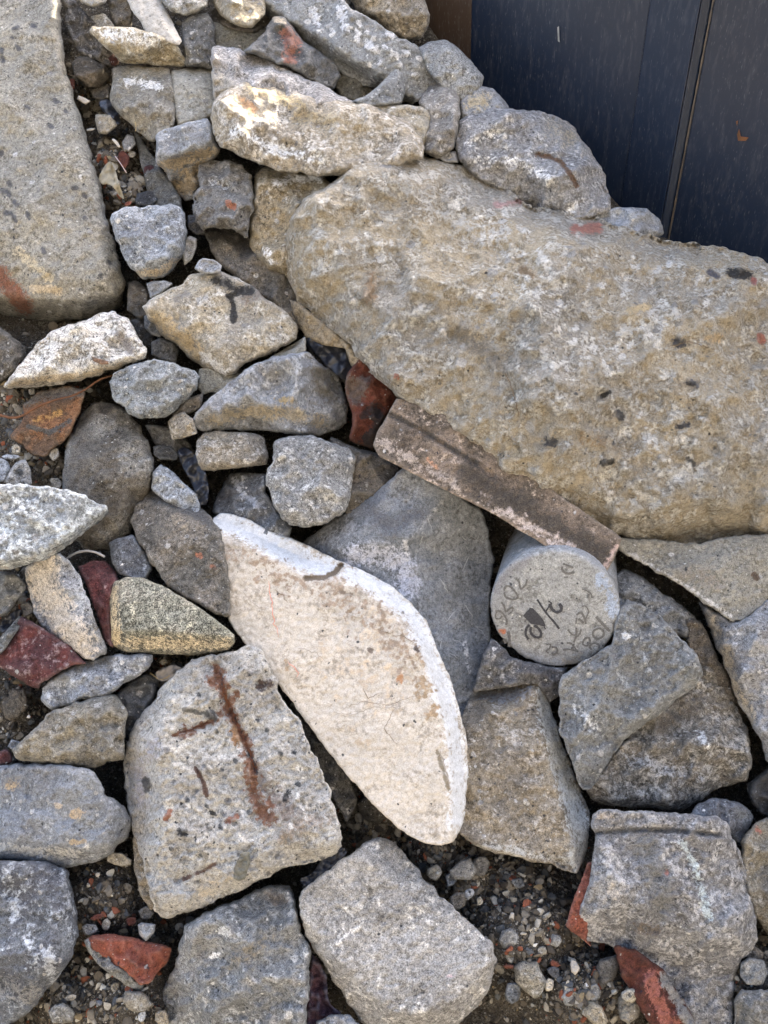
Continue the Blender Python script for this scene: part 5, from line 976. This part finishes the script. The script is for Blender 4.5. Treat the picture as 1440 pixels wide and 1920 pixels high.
# "2/2" with a blot, "2026", a scribbled column, "180" and "8"
writing('marker_writing', [([(552,615),(600,690),(655,765),(712,830),(765,898)], 17),
    ([(660,630),(690,655),(668,680),(632,735)], 14), ([(672,655),(690,700),(735,738),(775,725),(785,690),(765,655)], 26),
    ([(468,1000),(442,950),(450,890),(480,860)], 22), ([(490,880),(490,935),(530,975),(575,978),(590,940),(560,890),(520,865)], 22), ([(618,880),(635,900)], 12)],
    M_ink, extra=[[(415,775),(440,740),(470,715),(480,692),(510,700),(545,735),(585,780),(615,820),(630,860),(625,880),(580,865),(530,855),(490,850),(465,820)]])
FW = [
    ([(345,415),(375,440),(385,490),(400,512),(440,470),(455,420)], 17), ([(375,415),(360,440)], 12),
    ([(235,545),(250,590),(320,615),(365,590),(340,540),(290,490),(250,490),(232,530)], 18),
    ([(205,640),(235,680),(250,730),(290,700),(320,690)], 18), ([(320,690),(310,730),(270,760)], 10), ([(150,730),(185,725),(230,760),(260,820),(250,860)], 18), ([(160,730),(150,790),(190,800),(215,770)], 12),
    ([(275,920),(285,1000),(280,1070)], 26), ([(230,1000),(250,1040)], 22),
    ([(1120,780),(1180,850),(1250,920)], 24), ([(1150,890),(1190,920),(1185,970),(1130,995),(1090,960),(1100,915),(1150,890)], 18),
    ([(1060,985),(1015,990),(990,1040),(1030,1060),(1060,1020),(1050,985)], 18), ([(1075,1100),(1060,1060),(1100,1035),(1145,1050),(1150,1085)], 18),
    ([(930,885),(925,960),(905,1030)], 18), ([(845,905),(885,950),(925,960)], 14), ([(975,900),(960,950),(915,985)], 16),
    ([(835,1035),(880,1040),(930,1100)], 16), ([(800,1100),(860,1095),(950,1115)], 18), ([(905,1040),(895,1090)], 14),
    ([(930,765),(975,740),(1010,800),(1020,850)], 20), ([(950,800),(1000,840)], 24), ([(980,680),(1020,680),(1045,730),(1020,800)], 12), ([(930,790),(925,850)], 12),
    ([(985,515),(1030,530),(1070,560),(1080,600)], 14), ([(1040,600),(1050,560)], 10),
    ([(640,1050),(680,1045),(670,1085),(640,1110),(660,1130)], 14), ([(690,1075),(735,1080),(745,1120),(710,1145),(695,1125)], 18),
    ([(790,300),(800,340),(850,365),(910,350)], 22), ([(800,270),(850,290),(900,310)], 18), ([(810,400),(850,400)], 12), ([(880,405),(890,412)], 10)]
for a_, b_ in ((0, 8), (8, 9), (9, 10), (10, 14), (14, 26), (26, 27), (27, 28), (28, len(FW))): writing('faded_writing', FW[a_:b_], M_ink2)

# ------------------------------------------------------------------ the soil bed: one sheet
RIDGE = [(760,-40), (800,40), (850,130), (910,190), (1010,240), (1100,340), (1180,430), (1300,490), (1440,540), (1900,700)]
SPOTS = [(205,300,45,90), (160,160,30,45), (240,360,45,85), (60,800,90,90), (15,740,60,80), (190,1690,95,105), (230,1880,110,110), (120,1880,60,100), (990,1760,110,115), (1080,1860,90,112), (880,1640,50,88), (960,1660,60,80), (1150,1850,60,100), (1400,1840,60,105),
         (90,880,60,85), (30,1340,60,60), (320,1265,40,60), (640,1500,60,50), (700,1540,50,60), (820,1600,50,90), (60,1150,40,60), (150,1300,30,50), (600,1760,40,40)]
def bed_h(x, y):
    w = np.zeros_like(x)
    for sx, sy, r, a in SPOTS: w = np.maximum(w, a * np.exp(-((x - sx) ** 2 + (y - sy) ** 2) / (2 * (r * .9) ** 2)))
    h = -195 + w * 1.55 + 10 * fbm(x / 90, y / 90, np.zeros_like(x) + 2, 4) + 3.5 * fbm(x / 14, y / 14, np.zeros_like(x) + 7, 3, .6)
    out = (x < -60) | (x > 1500) | (y > 1980)
    P = np.stack([x, y], 1); sd = -poly_signed(P, RIDGE)      # positive towards the container
    h = h - 7 * np.clip(sd, 0, 160)
    return h
xs = np.concatenate([np.arange(-520, -60, 20), np.arange(-60, 1500, 6.0), np.arange(1500, 1980, 20)])
ys = np.concatenate([np.arange(-300, -40, 16), np.arange(-40, 1960, 6.0), np.arange(1960, 2300, 16)])
gx, gy = np.meshgrid(xs, ys); H = bed_h(gx.ravel(), gy.ravel())
Wd = to_world(np.stack([gx.ravel(), gy.ravel(), H], 1)).reshape(len(ys), len(xs), 3)
ext = [.25, 1.0, 4.0, 60.0]
top = [Wd[0] + np.array([0, s, min(s * .1, .05)]) for s in ext][::-1]; bot = [Wd[-1] + np.array([0, -s, -.02]) for s in ext]
Wd = np.concatenate([np.array(top), Wd, np.array(bot)], 0)
lef = [Wd[:, 0] + np.array([-s, 0, 0]) for s in ext][::-1]; rig = [Wd[:, -1] + np.array([s, 0, 0]) for s in ext]
Wd = np.concatenate([np.stack(lef, 1), Wd, np.stack(rig, 1)], 1)
ny_, nx_ = Wd.shape[:2]
idx = np.arange(ny_ * nx_).reshape(ny_, nx_)
q = np.stack([idx[:-1, :-1], idx[1:, :-1], idx[1:, 1:], idx[:-1, 1:]], -1).reshape(-1, 4)
soil = link('ground', Wd.reshape(-1, 3), q.tolist(), stone_mat('soil', 700), origin=(0, 1, -1), kind='structure')

# ------------------------------------------------------------------ gravel: nobody could count it
import bmesh
def proto_stones(n, seed, sub=2):
    out = []
    for i in range(n):
        bm = bmesh.new(); bmesh.ops.create_icosphere(bm, subdivisions=sub, radius=1)
        r = random.Random(seed + i); s = (r.uniform(.7, 1.3), r.uniform(.6, 1.1), r.uniform(.4, .8))
        pl = [(Vector((r.gauss(0, 1), r.gauss(0, 1), r.gauss(0, 1))).normalized(), r.uniform(.35, .8)) for _ in range(11)]
        for v in bm.verts:
            for nn, dd in pl:
                k = v.co.dot(nn)
                if k > dd: v.co -= nn * (k - dd)
            v.co = Vector((v.co.x * s[0], v.co.y * s[1], v.co.z * s[2]))
        out.append((np.array([v.co[:] for v in bm.verts]), [tuple(v.index for v in f.verts) for f in bm.faces])); bm.free()
    return out
PR = proto_stones(8, 40); PR1 = proto_stones(8, 60, 1)
rg = random.Random(9); GV, GF, GC = [], [], []; base = 0
cand = []
for i in range(30000):
    if rg.random() < .78:
        sp = rg.choice(SPOTS); x, y = rg.gauss(sp[0], sp[2] * .95), rg.gauss(sp[1], sp[2] * .95)
    else: x, y = rg.uniform(-80, 1520), rg.uniform(-60, 1980)
    cand.append((x, y, min(13, 2.1 * rg.paretovariate(1.7))))
cand = cand[:30000]
ca = np.array(cand); hh = bed_h(ca[:, 0], ca[:, 1])
keepm = -poly_signed(ca[:, :2], RIDGE) < 5
Rm = Rn
PALETTE = [(.11,.095,.075)] * 7 + [(.17,.155,.13)] * 5 + [(.25,.23,.19), (.33,.31,.27), (.30,.28,.24), (.08,.085,.09), (.07,.075,.08), (.20,.16,.10), (.20,.075,.045), (.42,.41,.37), (.05,.045,.04), (.05,.045,.04), (.05,.045,.04)]
for (x, y, s), h, kp in zip(cand, hh, keepm):
    if not kp: continue
    v, f = (PR if s > 4 else PR1)[rg.randrange(8)]
    a, b, c = (rg.uniform(0, 6.3) for _ in range(3))
    Rt = np.array(Matrix.Rotation(a, 3, 'Z') @ Matrix.Rotation(b * .12, 3, 'X') @ Matrix.Rotation(c * .12, 3, 'Y'))
    d = S / disp(y); sc = s * d / F
    loc = (v @ Rt.T) * sc                                   # camera-space like frame, z towards the camera
    GV.append(loc @ Rm.T + to_world([(x, y, h + s * .25)])[0]); GF += [tuple(i + base for i in t) for t in f]; base += len(v)
    GC.append(np.tile(np.array(rg.choice(PALETTE)) * rg.uniform(.7, 1.25), (len(v), 1)))
GV = np.vstack(GV); GC = np.vstack(GC)
mg = bpy.data.materials.new('gravel'); mg.use_nodes = True; nt = mg.node_tree; b = nt.nodes['Principled BSDF']
at_ = nt.nodes.new('ShaderNodeAttribute'); at_.attribute_name = 'paint'; tcg = nt.nodes.new('ShaderNodeTexCoord')
nf = nt_noise(nt, tcg.outputs['Object'], 420, 4, .7)
nt.links.new(nt_mix(nt, 1.0, at_.outputs['Color'], nt_mix(nt, nf, (.35, .35, .35), (1.6, 1.6, 1.6)), 'MULTIPLY'), b.inputs['Base Color']); b.inputs['Roughness'].default_value = .95
b.inputs['Specular IOR Level'].default_value = .2
gv = link('gravel', GV, GF, mg, smooth=False, kind='stuff', label='loose gravel and crumbs of concrete covering the dirt between the stones', attrs=(GC, np.ones(len(GC))), cat='gravel')

# ------------------------------------------------------------------ the steel container
A = to_world([(800, 60, -215)])[0]; B_ = to_world([(1440, 470, -215)])[0]
wd = (B_ - A); wd[2] = 0; wd /= np.linalg.norm(wd)                       # along the wall, to the right
wn = np.array([-wd[1], wd[0], 0]);                                        # away from the camera?
if wn[1] < 0: wn = -wn
BOTZ = -1.7
EL, AZ = math.radians(SUN_EL), math.radians(SUN_AZ)       # azimuth: to the right of straight ahead
sdir = Vector((math.sin(AZ) * math.cos(EL), math.cos(AZ) * math.cos(EL), math.sin(EL)))
# the container is just high enough to shade the heap up to the crest of the two sunlit boulders
_T = to_world([SUN_TIP])[0]; _t = (A - _T).dot(wn) / np.array(sdir).dot(wn); TOPZ = float((_T + np.array(sdir) * _t)[2])
def project(p):
    c = np.array(p) @ Rn; return 720 + F * c[0] / -c[2], 960 - F * c[1] / -c[2]
print('TOPZ', TOPZ, 'wall top at', project(A + np.array([0, 0, TOPZ - A[2]])), project(B_ + np.array([0, 0, TOPZ - B_[2]])), 'sun dist', _t)
def wp(s, o, z):    # s along the wall from A, o out of the wall towards the camera
    p = A + wd * s - wn * o; return (p[0], p[1], z)
def wall_s(x, y):   # where a picture position hits the wall plane
    ray = np.array(W(x, y, 0)); t = (A.dot(wn)) / ray.dot(wn); p = ray * t
    return float((p - A).dot(wd)), float(p[2])
def steel(name, c1, c2, rough, dust):
    m = bpy.data.materials.new(name); m.use_nodes = True; nt = m.node_tree; b = nt.nodes['Principled BSDF']
    t = nt.nodes.new('ShaderNodeTexCoord'); mp = nt.nodes.new('ShaderNodeMapping'); mp.inputs['Scale'].default_value = (1, 1, .22); nt.links.new(t.outputs['Object'], mp.inputs[0])
    n = nt_noise(nt, t.outputs['Object'], 2.2, 4, .6); c = nt_mix(nt, nt_ramp(nt, n, .35, .65), c1, c2)
    st = nt_noise(nt, mp.outputs[0], 130, 3, .7); big = nt_noise(nt, t.outputs['Object'], 5, 3, .6)
    fl = nt_noise(nt, mp.outputs[0], 520, 2, .55)
    th = nt_math(nt, 'SUBTRACT', .71 - dust, nt_math(nt, 'MULTIPLY', big, .12))
    f = nt_ramp(nt, fl, th, nt_math(nt, 'ADD', th, .08))
    c = nt_mix(nt, nt_math(nt, 'MULTIPLY', f, .22), c, (.24, .25, .26))
    c = nt_mix(nt, nt_math(nt, 'MULTIPLY', nt_ramp(nt, st, .5, .75), .10), c, (.22, .22, .23))
    nt.links.new(c, b.inputs['Base Color']); b.inputs['Roughness'].default_value = rough; b.inputs['Specular IOR Level'].default_value = .38
    nt.links.new(nt_ramp(nt, f, 0, 1, rough, .8), b.inputs['Roughness'])
    bp = nt.nodes.new('ShaderNodeBump'); bp.inputs['Strength'].default_value = .15; bp.inputs['Distance'].default_value = .002
    nt.links.new(nt_noise(nt, t.outputs['Object'], 30, 3, .5), bp.inputs['Height']); nt.links.new(bp.outputs[0], b.inputs['Normal'])
    return m
M_navy = steel('navy_paint', (.005, .011, .028), (.007, .015, .035), .36, .0)
M_brownp = steel('brown_steel', (.03, .02, .015), (.05, .032, .02), .5, .03)  # dark brown tone for the left stretch of the wall
def panel(name, s0, s1, o0, o1, mat, parent, z0=None, z1=None, thick=.03):
    z0 = BOTZ if z0 is None else z0; z1 = TOPZ if z1 is None else z1
    V_ = [wp(s0, o0, z0), wp(s1, o1, z0), wp(s1, o1, z1), wp(s0, o0, z1), wp(s0, o0 - thick, z0), wp(s1, o1 - thick, z0), wp(s1, o1 - thick, z1), wp(s0, o0 - thick, z1)]
    F_ = [(0, 1, 2, 3), (5, 4, 7, 6), (4, 0, 3, 7), (1, 5, 6, 2), (3, 2, 6, 7), (4, 5, 1, 0)]
    o = link(name, V_, F_, mat, parent, smooth=False); fix_normals(o)
    md = o.modifiers.new('bevel', 'BEVEL'); md.width = .0015; md.segments = 2
    return o
cont = bpy.data.objects.new('steel_container', None); COL.objects.link(cont); cont.location = wp(.3, 0, BOTZ); cont.matrix_world = Matrix.Translation(Vector(wp(.3, 0, BOTZ)))
tag(cont, 'dark navy painted steel container wall with vertical ribs, behind the heap at the top right', 'container')
def s_at(x, y): return wall_s(x, y)[0]
s1 = s_at(1212, 60); s2 = s_at(1309, 60); s3 = s_at(1326, 60); s0 = s_at(884, 60)
panel('wall_panel', -2.5, s0 - .001, .000, .000, M_brownp, cont)
panel('wall_panel', s0, s1, .002, .002, M_navy, cont)
panel('rib', s1 + .0005, s2, .006, .018, M_navy, cont, thick=.04)
o = panel('rib', s2 + .0005, s3, .018, .002, M_navy, cont, thick=.03); o.modifiers['bevel'].width = .004; o.modifiers['bevel'].segments = 4
panel('wall_panel', s3 + .003, 3.2, .004, .004, M_navy, cont)
# weld line in the seam
tz = TOPZ
V_, F_ = [], []
rw = random.Random(2); nseg = 160
for i in range(nseg + 1):
    z = BOTZ + (TOPZ - BOTZ) * i / nseg; w = rw.uniform(.0006, .0018)
    V_ += [wp(s3 + .0015 - w, .006, z), wp(s3 + .0015 + w, .006, z)]
for i in range(nseg): F_.append((2 * i, 2 * i + 1, 2 * i + 3, 2 * i + 2))
o = link('weld_seam', V_, F_, simple_mat('weld', (.11, .09, .07), (.05, .045, .04), rough=.7, scale=60), cont, smooth=False)
sd = o.modifiers.new('t', 'SOLIDIFY'); sd.thickness = .002
# chips in the paint: scratches and a rust mark
def chipmark(name, pts, mat, off=.0065):
    V_ = []
    for x, y in pts:
        s, z = wall_s(x, y); V_.append(wp(s, off, z))
    o = link(name, V_, [tuple(range(len(pts)))], mat, cont, smooth=False)
    m_ = o.modifiers.new('t', 'SOLIDIFY'); m_.thickness = .0006
M_scr = simple_mat('scratch', (.30, .31, .31), (.18, .19, .2)); M_ru = simple_mat('rust_mark', (.16, .07, .03), (.08, .04, .02))
chipmark('rust_mark', [(1384,250), (1388,240), (1391,254), (1406,256), (1400,262), (1386,262)], M_ru)
chipmark('rust_mark', [(1382,226), (1386,224), (1384,234)], M_ru)
chipmark('scratch', [(1048,50), (1051,48), (1052,78), (1049,76)], M_scr)

# ------------------------------------------------------------------ light
sun_d = bpy.data.lights.new('sun', 'SUN'); sun_d.energy = SUN_E; sun_d.angle = math.radians(.5); sun_d.color = (1, .85, .62)
sun = bpy.data.objects.new('sun', sun_d); COL.objects.link(sun)
sun.rotation_euler = sdir.to_track_quat('Z', 'Y').to_euler(); sun.location = sdir * 5
w = bpy.data.worlds.new('World'); scene.world = w; w.use_nodes = True; nt = w.node_tree
bg = nt.nodes['Background']; sk = nt.nodes.new('ShaderNodeTexSky'); sk.sky_type = 'NISHITA'; sk.sun_disc = False
sk.sun_elevation = EL; sk.sun_rotation = AZ
sk.dust_density = 4.0; sk.air_density = .8; sk.ozone_density = .6
nt.links.new(sk.outputs[0], bg.inputs[0]); bg.inputs[1].default_value = SKY
scene.view_settings.view_transform = 'Standard'; scene.view_settings.look = 'None'; scene.view_settings.gamma = 1
scene.view_settings.exposure = EXPO

# ------------------------------------------------------------------ added unseen, to bounce light and block sky: paving and a sunlit rendered wall
def slab_box(name, x0, x1, y0, y1, z0, z1, mat):
    V_ = [(x, y, z) for z in (z0, z1) for y in (y0, y1) for x in (x0, x1)]
    o = link(name, V_, [(0, 1, 3, 2), (4, 5, 7, 6), (0, 1, 5, 4), (2, 3, 7, 6), (0, 2, 6, 4), (1, 3, 7, 5)], mat, smooth=False, kind='structure'); fix_normals(o); return o
GZ = float(Wd[0, nx_ // 2, 2]) if False else -1.25
slab_box('bounce_floor', -14, 14, -12, -.9, GZ - .05, GZ + .03, simple_mat('bounce_paving', (.21, .20, .18), (.18, .17, .155), rough=.9, scale=6))
slab_box('bounce_wall', -9, 9, -4.3, -4.0, GZ - .2, BOUNCE_WALL_H, simple_mat('render', (.16, .156, .148), (.14, .136, .13), rough=.9, scale=3))  # added wall out of view: warm bounce onto the heap, blocks low sky

# ------------------------------------------------------------------ the heap goes on outside the frame: rubble nobody could count
PR3 = proto_stones(10, 90, 3); rq = random.Random(77); RV, RF, RC, base = [], [], [], 0
spots = []
while len(spots) < 420:
    x, y = rq.uniform(-700, 2150), rq.uniform(-380, 2350); s_ = rq.uniform(35, 120)
    if -95 - s_ * .4 < x < 1535 + s_ * .4 and -95 - s_ * .4 < y < 1990 + s_ * .5: continue
    if x > 760 and y < 560 + (x - 1440) * .5: continue
    if any((x - a) ** 2 + (y - b) ** 2 < (.66 * (s_ + c)) ** 2 for a, b, c in spots): 
        if rq.random() < .96: continue
    spots.append((x, y, s_))
for x, y, s_ in spots:
    v, f = PR3[rq.randrange(10)]
    Rt = np.array(Matrix.Rotation(rq.uniform(0, 6.3), 3, 'Z') @ Matrix.Rotation(rq.uniform(-.4, .4), 3, 'X') @ Matrix.Rotation(rq.uniform(-.4, .4), 3, 'Y'))
    p = (v @ Rt.T) * s_; q = np.column_stack([x + p[:, 0], y + p[:, 1], -62 + p[:, 2] * .9])
    nn = fbm(q[:, 0] / 24, q[:, 1] / 24, q[:, 2] / 24, 3); q = q + (v @ Rt.T) * (nn * s_ * .09)[:, None]
    RV.append(to_world(q)); RF += [tuple(i + base for i in t) for t in f]; base += len(v)
rub = link('rubble', np.vstack(RV), RF, stone_mat('tangrey', 800), smooth=True, kind='stuff', label='broken concrete rubble spreading beyond the heap on all sides', cat='rubble')
fix_normals(rub)
